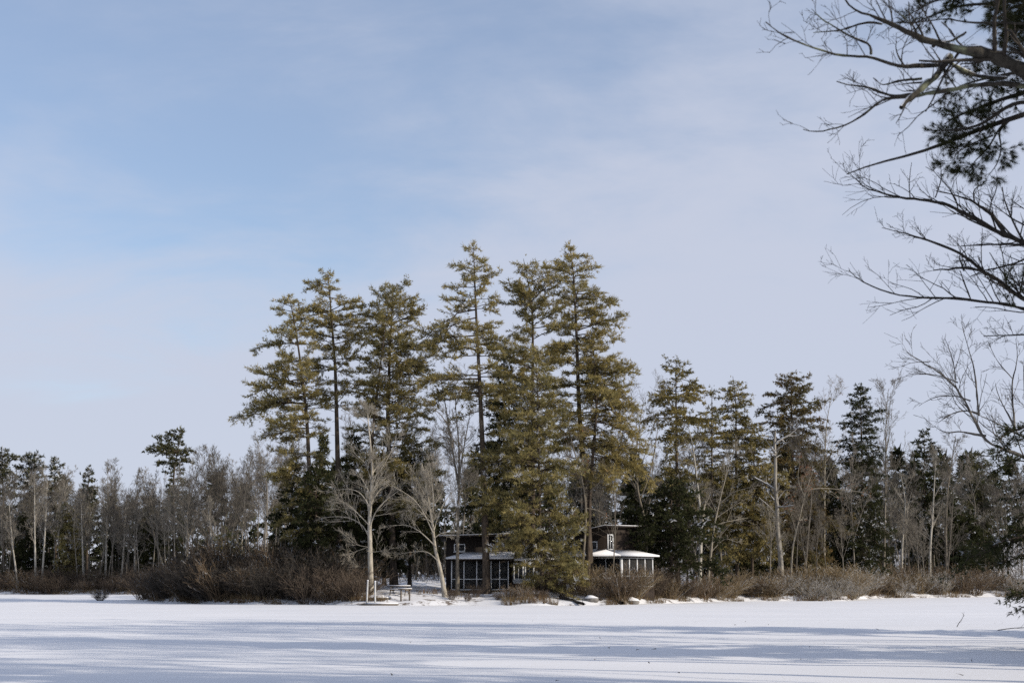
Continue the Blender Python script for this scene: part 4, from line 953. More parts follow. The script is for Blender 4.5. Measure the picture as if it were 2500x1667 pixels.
# left cabin: dark main block with a low shed roof, hipped screened porch in front
lx, ly = gx(1100, 121.3), 121.3
lz = 0.98
cab = thing('cabin', 'dark wooden cabin on the left with a white framed screened porch under a snowy roof', 'cabin', (lx, ly, lz))
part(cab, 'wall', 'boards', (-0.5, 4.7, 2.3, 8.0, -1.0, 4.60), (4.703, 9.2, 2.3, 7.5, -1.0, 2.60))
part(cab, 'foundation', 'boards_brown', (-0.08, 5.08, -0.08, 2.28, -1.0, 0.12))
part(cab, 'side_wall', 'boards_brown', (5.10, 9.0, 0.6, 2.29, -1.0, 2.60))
part(cab, 'floor', 'weathered', (0.0, 5.0, 0.02, 2.27, 0.123, 0.17))
for xp in (0.08, 1.12, 2.2, 3.4, 4.12, 4.85):
    part(cab, 'post', 'white', (xp - 0.045, xp + 0.045, 0.0, 0.09, 0.175, 2.58))
for y0 in (1.1, 2.15):
    part(cab, 'post', 'white', (-0.003, 0.087, y0, y0 + 0.09, 0.175, 2.58))
xs_ = (0.08, 1.12, 2.2, 3.4, 4.12, 4.85)
for a, b in zip(xs_[:-1], xs_[1:]):
    part(cab, 'rail', 'white', (a + 0.047, b - 0.047, 0.012, 0.075, 1.05, 1.12))
    part(cab, 'sill', 'white', (a + 0.047, b - 0.047, 0.006, 0.085, 0.176, 0.26))
    part(cab, 'screen', 'screen', (a + 0.047, b - 0.047, 0.040, 0.046, 0.262, 1.048))
    part(cab, 'screen', 'screen', (a + 0.047, b - 0.047, 0.040, 0.046, 1.122, 2.5))
part(cab, 'beam', 'boards', (-0.05, 5.08, -0.03, 0.12, 2.585, 2.70))
part(cab, 'beam', 'boards', (-0.05, 0.10, 0.123, 2.28, 2.585, 2.70))
pr = [[(-0.4, -0.45, 2.705), (5.35, -0.45, 2.705), (5.35, 2.29, 3.22), (1.4, 2.29, 3.22)], [(-0.4, -0.45, 2.705), (1.4, 2.29, 3.22), (1.4, 2.30, 3.22), (-0.4, 2.30, 2.76)]]
ro = slab(cab, 'porch_roof', 'boards', pr, 0.05)
slab(ro, 'snow', 'snow', [[(x, y, z + 0.053) for x, y, z in p] for p in pr], 0.13)
part(cab, 'side_roof', 'snow', (5.36, 9.2, 0.2, 2.28, 2.62, 2.82))
rp = [[(-1.1, 1.5, 4.60), (5.0, 1.5, 4.78), (5.0, 8.6, 4.62), (-1.1, 8.6, 4.44)]]
ro = slab(cab, 'roof', 'boards', rp, 0.14)
slab(ro, 'snow', 'snow', [[(x, y, z + 0.142) for x, y, z in rp[0]]], 0.05)
window(cab, 0.17, 1.14, 2.297, 3.42, 4.08, fw=0.085)
window(cab, 5.25, 6.15, 0.597, 1.0, 2.45, fw=0.14, mullion=1)
window(cab, 6.2, 7.05, 0.597, 1.0, 2.45, fw=0.14, mullion=1)
part(cab, 'panel', 'white_worn', (5.25, 7.05, 0.54, 0.594, 0.72, 0.92))

# right cabin: tall narrow block with a shed roof, porch wrapping two sides, turned to the right
rx, ry = gx(1517, 121.5), 121.5
rz_ = 1.30
cab2 = thing('cabin', 'brown wooden cabin on the right with a tall slanted roof above a white screened porch', 'cabin', (rx, ry, rz_), R(35))
part(cab2, 'wall', 'boards_brown', (0.95, 4.3, 3.2, 9.2, -1.2, 4.55))
m_ = MB(); m_.prism([(0.95, 3.2, 4.55), (0.95, 9.2, 4.55), (0.95, 3.2, 5.18)], (3.35, 0, 0)); link('gable', m_.mesh('gable', M['boards_brown']), cab2)
part(cab2, 'foundation', 'boards_brown', (-0.02, 3.62, -0.02, 3.19, -1.2, 0.10), (-0.02, 0.94, 3.2, 8.6, -1.2, 0.10))
for i, xp in enumerate((0.09, 0.92, 1.78, 2.64, 3.5)):
    w = 0.10 if i == 0 else 0.05
    part(cab2, 'post', 'white', (xp - w, xp + w, -0.01, 2 * w - 0.01, 0.105, 2.5))
for yp in (2.1, 4.1, 6.1, 8.1):
    part(cab2, 'post', 'white', (0.0, 0.10, yp - 0.05, yp + 0.05, 0.105, 2.5))
xs_ = (0.09, 0.92, 1.78, 2.64, 3.5)
for i, (a, b) in enumerate(zip(xs_[:-1], xs_[1:])):
    e = 0.105 if i == 0 else 0.052
    part(cab2, 'rail', 'white', (a + e, b - 0.052, 0.01, 0.07, 0.98, 1.06))
    part(cab2, 'sill', 'white', (a + e, b - 0.052, 0.005, 0.08, 0.107, 0.19))
    part(cab2, 'screen', 'screen', (a + e, b - 0.052, 0.036, 0.042, 0.192, 0.978))
    part(cab2, 'screen', 'screen', (a + e, b - 0.052, 0.036, 0.042, 1.062, 2.49))
ys_ = (0.19, 2.1, 4.1, 6.1, 8.1)
for a, b in zip(ys_[:-1], ys_[1:]):
    part(cab2, 'rail', 'white_worn', (0.02, 0.08, a + 0.052, b - 0.052, 0.98, 1.03))
    part(cab2, 'screen', 'screen', (0.045, 0.051, a + 0.052, b - 0.052, 0.107, 0.978))
    part(cab2, 'screen', 'screen', (0.045, 0.051, a + 0.052, b - 0.052, 1.032, 2.49))
part(cab2, 'beam', 'white_worn', (-0.05, 3.6, -0.05, 0.13, 2.503, 2.60))
part(cab2, 'beam', 'white_worn', (-0.05, 0.12, 0.133, 8.6, 2.503, 2.60))
pr = [[(-0.35, -0.4, 2.605), (3.95, -0.4, 2.605), (3.95, 3.195, 3.12), (0.945, 3.195, 3.12)], [(-0.35, -0.4, 2.605), (0.945, 3.195, 3.12), (0.945, 9.0, 3.12), (-0.35, 9.0, 2.605)]]
ro = slab(cab2, 'porch_roof', 'boards', pr, 0.06)
slab(ro, 'snow', 'snow', [[(x, y, z + 0.063) for x, y, z in p] for p in pr], 0.12)
rp = [[(0.55, 2.75, 5.24), (4.75, 2.75, 5.24), (4.75, 9.6, 4.52), (0.55, 9.6, 4.52)]]
ro = slab(cab2, 'roof', 'boards', rp, 0.13)
slab(ro, 'snow', 'snow', [[(x, y, z + 0.132) for x, y, z in rp[0]]], 0.05)
window(cab2, 1.1, 1.75, 3.197, 3.25, 4.62, fw=0.10, mullion=1)
window(cab2, 4.35, 5.5, 0.947, 3.25, 4.05, 'left', fw=0.12)

# ------------------------------------------------------------------ small things on the shore
def cyl(m, p0, p1, r0, r1, n=10, col=None):
    P = np.linspace(p0, p1, 3); m.tubes(P, np.linspace(r0, r1, 3), n, None)
    for p in (0, -1):
        c = P[p]; r = (r0, r1)[p]
        # flat end cap
        a = np.arange(n) * 2 * math.pi / n
        ring = c + np.stack([np.cos(a) * r, np.sin(a) * r, a * 0], 1)
        m.add(np.concatenate([[c], ring]), tris=[[0, 1 + i, 1 + (i + 1) % n] for i in range(n)])
for px, lab, tip in ((895, 'white painted dock post, the left of the two at the ice edge', 1417), (916, 'white painted dock post, the right of the two at the ice edge', 1419)):
    Yp = 113.2 if px < 900 else 112.6
    b = at(px, 1476, Yp); t = at(px + (3 if px < 900 else 0), tip, Yp)
    o = thing('dock_post', lab, 'post', (b[0], Yp, -0.2), 0, 'dock posts')
    m = MB(); cyl(m, (0, 0, 0), (t[0] - b[0], 0, t[2] + 0.2), 0.068, 0.064); link('pole', m.mesh('pole', M['white_worn']), o)
    m = MB(); cyl(m, (t[0] - b[0], 0, t[2] + 0.2), (t[0] - b[0], 0, t[2] + 0.26), 0.085, 0.05); link('snow_cap', m.mesh('snow_cap', M['snow']), o)
dx0 = gx(884, 112.9)
dk = thing('dock_section', 'low snow-covered dock section lying at the foot of the white posts', 'dock', (dx0, 112.4, 0.0), R(4))
for i in range(6):
    part(dk, 'plank', 'weathered', (0.0, 2.9, i * 0.2, i * 0.2 + 0.185, 0.10, 0.15))
part(dk, 'beam', 'weathered', (0.05, 2.85, 0.02, 0.10, -0.1, 0.098)); part(dk, 'beam', 'weathered', (0.05, 2.85, 1.05, 1.13, -0.1, 0.098))
m = MB(); m.prism([(0.55, 0.05, 0.153), (2.85, 0.03, 0.153), (2.8, 1.1, 0.153), (0.3, 1.12, 0.153)], (0, 0, 0.10)); link('snow', m.mesh('snow', M['snow']), dk)
# picnic table
tx = gx(974, 117.0); tzg = gz(tx, 117.0)
pt = thing('picnic_table', 'wooden picnic table with snow on its top and benches beside the bare shore trees', 'picnic table', (tx, 117.0, max(0.5, tzg) - 0.02), R(-9))
for i in range(5): part(pt, 'plank', 'weathered', (-0.92, 0.92, -0.36 + i * 0.146, -0.36 + i * 0.146 + 0.138, 0.70, 0.74))
part(pt, 'snow', 'snow', (-0.9, 0.9, -0.34, 0.34, 0.743, 0.80))
for sy in (-1, 1):
    part(pt, 'bench', 'weathered', (-0.92, 0.92, sy * 0.68 - 0.13, sy * 0.68 + 0.13, 0.42, 0.46))
    part(pt, 'snow', 'snow', (-0.9, 0.9, sy * 0.68 - 0.11, sy * 0.68 + 0.11, 0.463, 0.51))
for sx in (-0.62, 0.62):
    for sy in (-1, 1):
        m = MB(); m.prism([(sx, sy * 0.22, 0.695), (sx, sy * 0.32, 0.695), (sx, sy * 0.74, -0.06), (sx, sy * 0.62, -0.06)], (0.05, 0, 0)); link('leg', m.mesh('leg', M['weathered']), pt)
    part(pt, 'crossbar', 'weathered', (sx + 0.053, sx + 0.09, -0.78, 0.78, 0.33, 0.417))
sb = thing('stump_table', 'small snow-topped wooden stand on two posts in front of the picnic table', 'bench', (gx(989, 114.6), 114.6, gz(gx(989, 114.6), 114.6)), R(8))
part(sb, 'board', 'weathered', (-0.55, 0.55, -0.18, 0.18, 0.92, 0.97)); part(sb, 'snow', 'snow', (-0.53, 0.53, -0.16, 0.16, 0.973, 1.02))
for sx in (-0.38, 0.3): part(sb, 'leg', 'weathered', (sx, sx + 0.12, -0.06, 0.06, -0.1, 0.918))

def boulder(px, Y, r, seed, label, sink=0.48, sq=(1.15, 0.9, 0.62)):
    rng = np.random.default_rng(seed)
    import bmesh
    bm = bmesh.new(); bmesh.ops.create_icosphere(bm, subdivisions=3, radius=1.0)
    v = np.array([x.co[:] for x in bm.verts]); f = np.array([[w.index for w in x.verts] for x in bm.faces]); bm.free()
    n = _hash_noise(v[:, 0] * 3 + seed, v[:, 1] * 3 + v[:, 2] * 2.1, 1.1, seed) * 0.3 + _hash_noise(v[:, 0] * 3 - v[:, 2] * 3, v[:, 1] * 3 + seed, 0.5, seed) * 0.08
    v = v * (1 + n)[:, None] * np.array(sq) * r
    x = gx(px, Y); z = gz(x, Y)
    o = thing('boulder', label, 'boulder', (x, Y, z))
    m = MB(); m.add(v + [0, 0, r * (sq[2] - sink)], tris=f); link('stone', m.mesh('stone', M['rock'], smooth=True), o)
    up = v[:, 2] > 0.05 * r
    vs = v * 1.02 + np.array([0, 0, 0.05]) + [0, 0, r * (sq[2] - sink)]
    fs = f[up[f].all(axis=1)]
    m = MB(); m.add(vs, tris=fs); link('snow_cap', m.mesh('snow_cap', M['snow'], smooth=True), o)
boulder(1443, 117.0, 0.5, 1, 'rounded snow-capped boulder in the brush right of the young pine')
boulder(1541, 119.5, 0.6, 2, 'rounded snow-capped boulder at the ice edge below the right cabin')
boulder(925, 115.2, 0.75, 4, 'flat snow-covered rock behind the dock posts', sq=(1.4, 0.9, 0.45))
def log(px0, py0, Y0, px1, py1, Y1, r, name, label, seed, twigs=6):
    rng = np.random.default_rng(seed)
    a = at(px0, py0, Y0); b = at(px1, py1, Y1)
    a[2] = max(a[2], gz(a[0], a[1]) + r * 0.5); b[2] = max(0.06, gz(b[0], b[1])) + r * 0.4
    P = np.linspace(a, b, 7) + rng.normal(size=(7, 3)) * 0.05
    o = thing(name, label, 'log', tuple(b))
    m = MB(); m.tubes(P, np.linspace(r, r * 0.7, 7), 8); link('trunk', m.mesh('trunk', M['dark_bark'], b, True), o)
    T, TR = grow(P[None], np.full((1, 7), r), twigs, rng, s0=0.1, ang=60, lr=0.25, up=0.3, rr=0.25, rmin=0.012); T2, TR2 = grow(T, TR, 3, rng, lr=0.5, rmin=0.01)
    m = MB(); m.tubes(T, TR, 4); m.tubes(T2, TR2, 3); link('branches', m.mesh('branches', M['dark_bark'], b), o)
log(1368, 1456, 118, 1426, 1474, 114.6, 0.16, 'fallen_log', 'fallen log sloping down to the ice below the young pine', 1)
log(1480, 1466, 119, 1520, 1474, 116.8, 0.18, 'driftwood', 'dark driftwood with roots at the ice edge below the right cabin', 2, twigs=12)

# ------------------------------------------------------------------ shrubs and dry weeds along the shore
def shrub_proto(seed, col, H=2.6, n=85, spread=0.75, frost=0.0, rmin=0.009):
    rng = np.random.default_rng(seed)
    a = rng.random(n) * 6.283; rr = 0.45 * np.sqrt(rng.random(n)) * H * 0.5
    p = np.stack([np.cos(a) * rr, np.sin(a) * rr, np.full(n, -0.1)], 1)
    lean = spread * rng.random(n) ** 0.7; az = a + 0.7 * rng.normal(size=n)
    d = norm(np.stack([np.cos(az) * lean, np.sin(az) * lean, np.ones(n)], 1))
    L = H * (0.55 + 0.55 * rng.random(n)); k = 6
    P = np.zeros((n, k, 3)); P[:, 0] = p
    for j in range(1, k):
        d = norm(d + 0.10 * rng.normal(size=(n, 3)) + np.stack([np.cos(az), np.sin(az), 0 * az], 1) * 0.03)
        P[:, j] = P[:, j - 1] + d * (L / (k - 1))[:, None]
    Rr = np.tile(np.linspace(0.016, 0.008, k), (n, 1))
    m = MB()
    def cc(b, fz):
        c = np.array(col) * (0.55 + 0.9 * rng.random((b, 1)))
        w = rng.random(b) < fz
        c[w] = np.array([0.5, 0.5, 0.5]) * (0.6 + 0.6 * rng.random((w.sum(), 1)))
        return c
    m.tubes(P, Rr, 3, cc(n, frost * 0.4))
    P2, R2 = grow(P, Rr, 4.5, rng, s0=0.25, ang=36, lr=0.38, up=0.2, wig=0.10, rr=0.7, k=4, rmin=rmin)
    m.tubes(P2, R2, 3, cc(len(P2), frost))
    P3, R3 = grow(P2, R2, 2.6, rng, s0=0.2, ang=38, lr=0.55, up=0.15, wig=0.12, rr=0.7, k=2, rmin=rmin * 0.9)
    m.tubes(P3, R3, 3, cc(len(P3), frost * 1.3))
    return m.mesh('stems', M['twig'])
SB = {'red': [shrub_proto(500 + i, (0.112, 0.088, 0.068)) for i in range(2)],
      'brown': [shrub_proto(510 + i, (0.15, 0.112, 0.076), frost=0.06) for i in range(2)],
      'dark': [shrub_proto(520 + i, (0.066, 0.058, 0.050), n=115, spread=0.9) for i in range(2)],
      'tan': [shrub_proto(530 + i, (0.24, 0.185, 0.115), frost=0.08) for i in range(2)],
      'frost': [shrub_proto(540 + i, (0.22, 0.18, 0.125), frost=0.40, spread=0.95) for i in range(2)]}
def shrubs(n, px0, px1, dmin, dmax, h0, h1, kinds, label, group, seed, wide=1.0):
    r = np.random.default_rng(seed)
    for i in range(n):
        px = px0 + (px1 - px0) * (i + 0.2 + 0.6 * r.random()) / n
        Y = 110.0
        for _ in range(60): Y = 0.5 * Y + 0.5 * shore_y(gx(px, Y))
        Y += dmin + (dmax - dmin) * r.random()
        x = gx(px, Y); kd = kinds[r.integers(0, len(kinds))]
        me = SB[kd][r.integers(0, 2)]
        h = (h0 * 0.8 + (h1 * 1.12 - h0 * 0.8) * r.random()) / 2.6
        o = link('shrub', me)
        o.location = (x, Y, gz(x, Y)); o.rotation_euler = (0, 0, r.random() * 6.28); w = h * wide * (0.9 + 0.3 * r.random())
        o.scale = (w, w, h)
        kind_ = {'red': 'reddish shrub', 'brown': 'brown shrub', 'dark': 'dark twiggy shrub', 'tan': 'straw coloured shrub', 'frost': 'frosted pale shrub'}[kd]
        kind_ = ('tall ' if h * 2.6 > h0 + 0.66 * (h1 - h0) else 'low ' if h * 2.6 < h0 + 0.33 * (h1 - h0) else '') + kind_
        tag(o, near_label(kind_, px, h, Y), 'shrub', group)
shrubs(26, -30, 380, 1, 6, 1.9, 3.2, ['red', 'brown', 'red'], 'reddish leafless shrub on the far left shore', 'shrubs on the left shore', 1, 1.3)
shrubs(10, 385, 470, 1, 8, 1.8, 3.0, ['dark', 'brown'], 'dark leafless shrub at the left end of the big thicket', 'shrubs at the left end of the thicket', 2, 1.3)
shrubs(16, 460, 720, 1.5, 4, 2.2, 3.2, ['dark', 'brown', 'dark'], 'arching leafless shrub in the front of the big dark thicket', 'front shrubs of the thicket', 3, 1.35)
shrubs(20, 450, 860, 4, 9, 3.2, 4.4, ['dark', 'dark', 'brown'], 'tall leafless shrub in the back of the big dark thicket', 'back shrubs of the thicket', 4, 1.2)
shrubs(7, 720, 880, 1.2, 3, 1.6, 2.6, ['red', 'brown'], 'red-brown shrub at the right end of the thicket beside the dock posts', 'shrubs beside the dock posts', 5, 1.3)
shrubs(7, 1085, 1330, 1.0, 5, 0.7, 1.2, ['brown', 'red'], 'small thin shrub on the bank below the left cabin', 'shrubs below the left cabin', 6, 1.0)
shrubs(15, 1340, 1620, 1.8, 7, 1.2, 2.4, ['brown', 'red', 'tan'], 'thin red-brown shrub on the bank below the right cabin', 'shrubs below the right cabin', 7, 1.0)
shrubs(20, 1600, 1900, 1.2, 6, 1.3, 2.6, ['brown', 'red', 'tan'], 'brown leafless shrub on the shore left of the dead snag', 'shrubs right of the cabins', 8, 1.3)
shrubs(15, 1880, 2080, 0.8, 5, 1.2, 2.0, ['frost', 'frost', 'tan'], 'pale frosted shrub on the shore right of the dead snag', 'frosted shrubs', 9, 1.5)
shrubs(28, 2040, 2530, 0.8, 6, 1.5, 2.8, ['tan', 'brown', 'frost'], 'straw brown shrub on the shore below the right wood', 'shrubs below the right wood', 10, 1.3)
shrubs(12, 1880, 2540, 5, 9, 1.8, 3.2, ['brown', 'tan'], 'taller brown shrub in the back row below the right wood', 'back shrubs below the right wood', 11, 1.3)
shrubs(9, 1490, 1625, 1.6, 4.5, 1.8, 2.6, ['brown', 'red', 'tan'], '', 'shrubs in front of the right porch', 12, 1.1)
o = link('shrub', SB['dark'][0]); x = gx(246, 141); o.location = (x, 141.0, 0.0); o.scale = (0.5, 0.5, 0.42); tag(o, 'tiny lone shrub standing in the lake ice off the left shore', 'shrub')
def weeds():
    r = np.random.default_rng(3)
    mbw = MB(); n = 9000
    px = 2560 * r.random(n) - 30
    X = np.zeros(n); Yv = np.full(n, 120.0)
    for _ in range(60):
        X = (px - 1250) / FPX * Yv / 1.0156; Yv = 0.5 * Yv + 0.5 * np.interp(X, SH[:, 0], SH[:, 1])
    Yv = Yv + 0.3 + 7.0 * r.random(n) ** 2.0
    X = (px - 1250) / FPX * Yv / 1.0156
    keep = (_hash_noise(X, Yv, 2.2, 9) > np.where((px > 880) & (px < 1480), 0.16, -0.12))
    X, Yv = X[keep], Yv[keep]; n = len(X)
    pos = np.stack([X, Yv, ground_z(X, Yv) - 0.03], 1)
    c = np.where(r.random((n, 1)) < 0.35, np.array([[0.14, 0.085, 0.05]]), np.array([[0.22, 0.17, 0.10]])) * (0.6 + 0.7 * r.random((n, 1)))
    tufts(mbw, pos, np.tile([0, 0, 1.0], (n, 1)), 5, 0.35 + 0.45 * r.random(n), 0.022, c, r, spread=0.33)
    tag(link('dry_weeds', mbw.mesh('dry_weeds', M['leaf'])), 'dry brown weeds sticking out of the snow along the shore', 'weeds', kind='stuff')
weeds()

# ------------------------------------------------------------------ trees of the near right shore: their trunks stand just outside the picture
c8 = lambda pl: [(1850 + x * 0.542, y * 0.542) for x, y in pl]
c7 = lambda pl: [(1950 + x * 0.4464, 800 + y * 0.4464) for x, y in pl]
def near_tree(name, label, base, trunk, rb, limbs, Y, seed, mat, levels, rmin, twist=1.0, ylen=1.6, traced_parts=True):
    """limbs: traced polylines in picture pixels at depth Y; each limb with its twigs is a part of the tree"""
    rng = np.random.default_rng(seed)
    base = np.array(base, float)
    o = thing(name, label, 'tree', tuple(base))
    T = resample(trunk, 16); f = np.linspace(0, 1, 16)
    m = MB(); m.tubes(T, rb * (1 - 0.7 * f) * (1 + 0.4 * np.exp(-f * 20)), 12); link('trunk', m.mesh('trunk', M[mat], base, True), o)
    cr = MB()
    for (pl, r0, r1, dy) in limbs:
        lp = np.array([at(x, y, Y) for x, y in pl]); n = len(lp)
        lp[:, 1] += np.linspace(0, 1, n) * dy
        # keep the traced outline when the limb comes nearer or goes farther
        lp = np.array([at(x, y, yy) for (x, y), yy in zip(pl, lp[:, 1])])
        k = max(8, 3 * n)
        P = resample(lp, k)
        P[1:] += np.cumsum(rng.normal(size=(k - 1, 3)), axis=0) * (r0 if np.isscalar(r0) else 0.07) * 0.13
        m = MB(); rad = (np.linspace(r0, r1, k) if np.isscalar(r0) else np.interp(np.linspace(0, 1, k), np.linspace(0, 1, len(r0)), r0)) * (1 + 0.15 * rng.normal(size=k)); r0 = rad[0]
        rad = rad * np.where(rad > 0.06, 0.72, 0.85); m.tubes(P, rad, 8 if r0 > 0.03 else 5)
        lo = link('limb', m.mesh('limb', M[mat], base, True), o)
        Q, QR = P[None], rad[None]
        tw = MB()
        Lp = np.linalg.norm(np.diff(P, axis=0), axis=1).sum()
        for lev, (nn, lr, ang, up, rr, kk_, lm) in enumerate(levels):
            Q, QR = grow(Q, QR, nn * (Lp if lev == 0 else 1.0), rng, s0=0.12, s1=1.0, ang=ang, angj=14, lr=lr, up=up, wig=0.14, rr=rr, k=kk_, rend=0.4, rmin=rmin, lmin=lm, lmax=1.8, flat=0.3)
            tw.tubes(Q, QR, 4 if lev == 0 else 3)
        if tw.n: tag(link('twigs', tw.mesh('twigs', M[mat if mat != 'oak_bark' else 'dark_bark'], base), lo), kind='stuff')
    return o
Yo = 17.0
def gp(px, Y): return np.array([gx(px, Y), Y, gz(gx(px, Y), Y) - 0.1])
b = gp(3120, Yo)
OAK = [([(1560, 520), (1400, 420), (1250, 350), (1120, 300), (1000, 258), (870, 248), (780, 225), (700, 190), (620, 150), (540, 110), (420, 80), (380, 20), (372, -40)], (0.19, 0.18, 0.165, 0.15, 0.13, 0.11, 0.09, 0.07, 0.05, 0.035, 0.022, 0.015, 0.01), 0.01, -0.5),
       ([(865, 255), (820, 320), (760, 385), (700, 425), (640, 475)], 0.06, 0.035, -0.5), ([(840, 295), (740, 295), (620, 300), (520, 250), (380, 250), (240, 205), (120, 160), (40, 90)], 0.035, 0.008, -0.8),
       ([(1250, 400), (1080, 370), (960, 380), (840, 400), (700, 425), (560, 430), (490, 490), (420, 545), (340, 570), (270, 595), (200, 575)], 0.042, 0.007, 0.8), ([(860, 280), (940, 330), (1010, 345), (1120, 345)], 0.035, 0.03, 0.3),
       ([(700, 425), (600, 435), (520, 400), (440, 395), (360, 375)], 0.03, 0.008, 0.5), ([(510, 245), (510, 200), (440, 185), (370, 150), (300, 110), (240, 50)], 0.022, 0.006, 0.3), ([(560, 110), (500, 100), (430, 120), (370, 142), (250, 150)], 0.022, 0.006, 0.4),
       ([(790, 210), (805, 190), (870, 190), (940, 145)], 0.03, 0.018, -0.4), ([(740, 355), (650, 362), (620, 370), (560, 390), (520, 350)], 0.022, 0.008, 0.2), ([(660, 300), (625, 235), (630, 190)], 0.016, 0.005, 0.3), ([(1400, 330), (1200, 240), (1060, 225), (900, 205), (840, 195)], 0.02, 0.008, 0.5),
       ([(1300, 110), (1100, 105), (930, 105), (860, 80), (720, 105), (560, 105)], 0.022, 0.006, 0.6), ([(700, 175), (690, 110), (640, 60)], 0.012, 0.004, 0.3)]
near_tree('bare_oak_tree', 'near bare tree at upper right with a thick snow-topped lichened limb', b, [b, b + [0, 0, 4], b + [0.3, 0.4, 9], b + [0, 0.5, 15]], 0.36, [(c8(p), r0, r1, dy) for p, r0, r1, dy in OAK], Yo, 601, 'oak_bark',
          [(3.8, 0.26, 50, 0.35, 0.36, 6, 0.3), (3.4, 0.55, 45, 0.3, 0.7, 5, 0.16), (1.2, 0.6, 42, 0.2, 0.8, 3, 0.08)], 0.0036)
Ym = 25.0
b = gp(2980, Ym)
MAP = [([(1750, 1420), (1500, 1250), (1320, 1140), (1230, 1110), (1150, 1080), (1080, 1040), (1000, 1010), (930, 960), (870, 920), (790, 905), (700, 885), (600, 875), (520, 860), (460, 830), (410, 780)], 0.10, 0.008, -0.8), ([(1110, 1050), (1070, 990), (1010, 945), (960, 915), (880, 890), (800, 870)], 0.045, 0.01, 0.4),
       ([(1400, 1105), (1240, 1110), (1100, 1110), (920, 1120)], 0.04, 0.012, 0.6), ([(1600, 1480), (1400, 1440), (1240, 1370), (1150, 1310), (1050, 1240), (980, 1220), (900, 1215), (800, 1235)], 0.085, 0.014, -0.5),
       ([(1500, 1480), (1240, 1400), (1100, 1365), (950, 1350), (800, 1340), (660, 1335), (560, 1305), (480, 1280), (415, 1215)], 0.05, 0.008, 0.5), ([(1030, 1240), (960, 1170), (890, 1125), (800, 1095), (700, 1065), (570, 1030)], 0.04, 0.007, 0.3),
       ([(1450, 1540), (1230, 1500), (1130, 1505), (1010, 1510)], 0.03, 0.01, 0.5), ([(930, 1220), (905, 1150), (940, 1130)], 0.025, 0.008, 0.1), ([(960, 1350), (930, 1280), (910, 1220)], 0.02, 0.008, 0.1), ([(1150, 1310), (1100, 1270), (1040, 1250)], 0.02, 0.01, 0.4),
       ([(975, 915), (970, 850), (1010, 830)], 0.022, 0.007, 0.3), ([(1250, 1040), (1150, 990), (1080, 940), (1030, 900)], 0.022, 0.006, 0.6), ([(800, 890), (830, 800), (820, 700)], 0.015, 0.005, 0.3), ([(1300, 980), (1190, 940), (1140, 900)], 0.018, 0.006, 0.5)]
near_tree('bare_maple_tree', 'near bare tree at right whose fine-twigged limbs reach into the mid sky', b, [b, b + [0, 0, 4], b + [-0.2, 0.3, 8], b + [0.3, 0.2, 13]], 0.26, [(c8(p), r0, r1, dy) for p, r0, r1, dy in MAP], Ym, 602, 'dark_bark',
          [(4.2, 0.28, 42, 0.38, 0.45, 6, 0.35), (3.8, 0.55, 42, 0.2, 0.7, 4, 0.18), (1.8, 0.6, 40, 0.15, 0.8, 3, 0.10)], 0.0038)
Yb = 48.0
b = gp(2625, Yb)
BIR = [([(1560, 1500), (1480, 1150), (1400, 860), (1320, 730), (1232, 690), (1130, 655), (1060, 620), (1020, 570), (980, 470), (920, 370), (850, 270), (770, 215), (680, 160), (590, 105)], 0.15, 0.012, -1.5), ([(1025, 590), (960, 585), (880, 570), (800, 580), (740, 540)], 0.05, 0.01, 0.6), ([(980, 470), (920, 450), (850, 460), (760, 520)], 0.04, 0.01, -0.5),
       ([(985, 480), (970, 330), (960, 230), (920, 100), (895, 0)], 0.05, 0.01, 0.8), ([(1400, 760), (1290, 620), (1200, 580), (1130, 540), (1000, 480)], 0.07, 0.015, 1.0), ([(1195, 575), (1150, 480), (1080, 350), (1075, 300)], 0.045, 0.01, 0.5), ([(1180, 540), (1165, 400), (1170, 270), (1205, 180), (1190, 60)], 0.045, 0.01, 0.7),
       ([(860, 285), (840, 160), (800, 60)], 0.03, 0.008, 0.3), ([(870, 300), (780, 260), (680, 250), (600, 250)], 0.03, 0.008, 0.3), ([(1350, 700), (1230, 420), (1230, 200)], 0.05, 0.012, 0.8), ([(940, 400), (860, 370), (740, 380), (660, 430)], 0.03, 0.008, 0.4), ([(1170, 280), (1080, 180), (1040, 90)], 0.025, 0.007, 0.4), ([(720, 185), (620, 190), (565, 215)], 0.02, 0.007, 0.2)]
near_tree('birch_tree', 'birch at the right edge with long bare limbs arching up and left', b, [b, b + [-0.2, -0.2, 2], b + [-0.5, -0.2, 4.2]], 0.2, [(c7(p), r0, r1, dy) for p, r0, r1, dy in BIR], Yb, 603, 'birch_bark',
          [(2.6, 0.24, 35, 0.2, 0.4, 6, 0.5), (3.2, 0.55, 36, 0.12, 0.7, 4, 0.3), (1.8, 0.6, 36, 0.1, 0.8, 3, 0.2)], 0.0065)
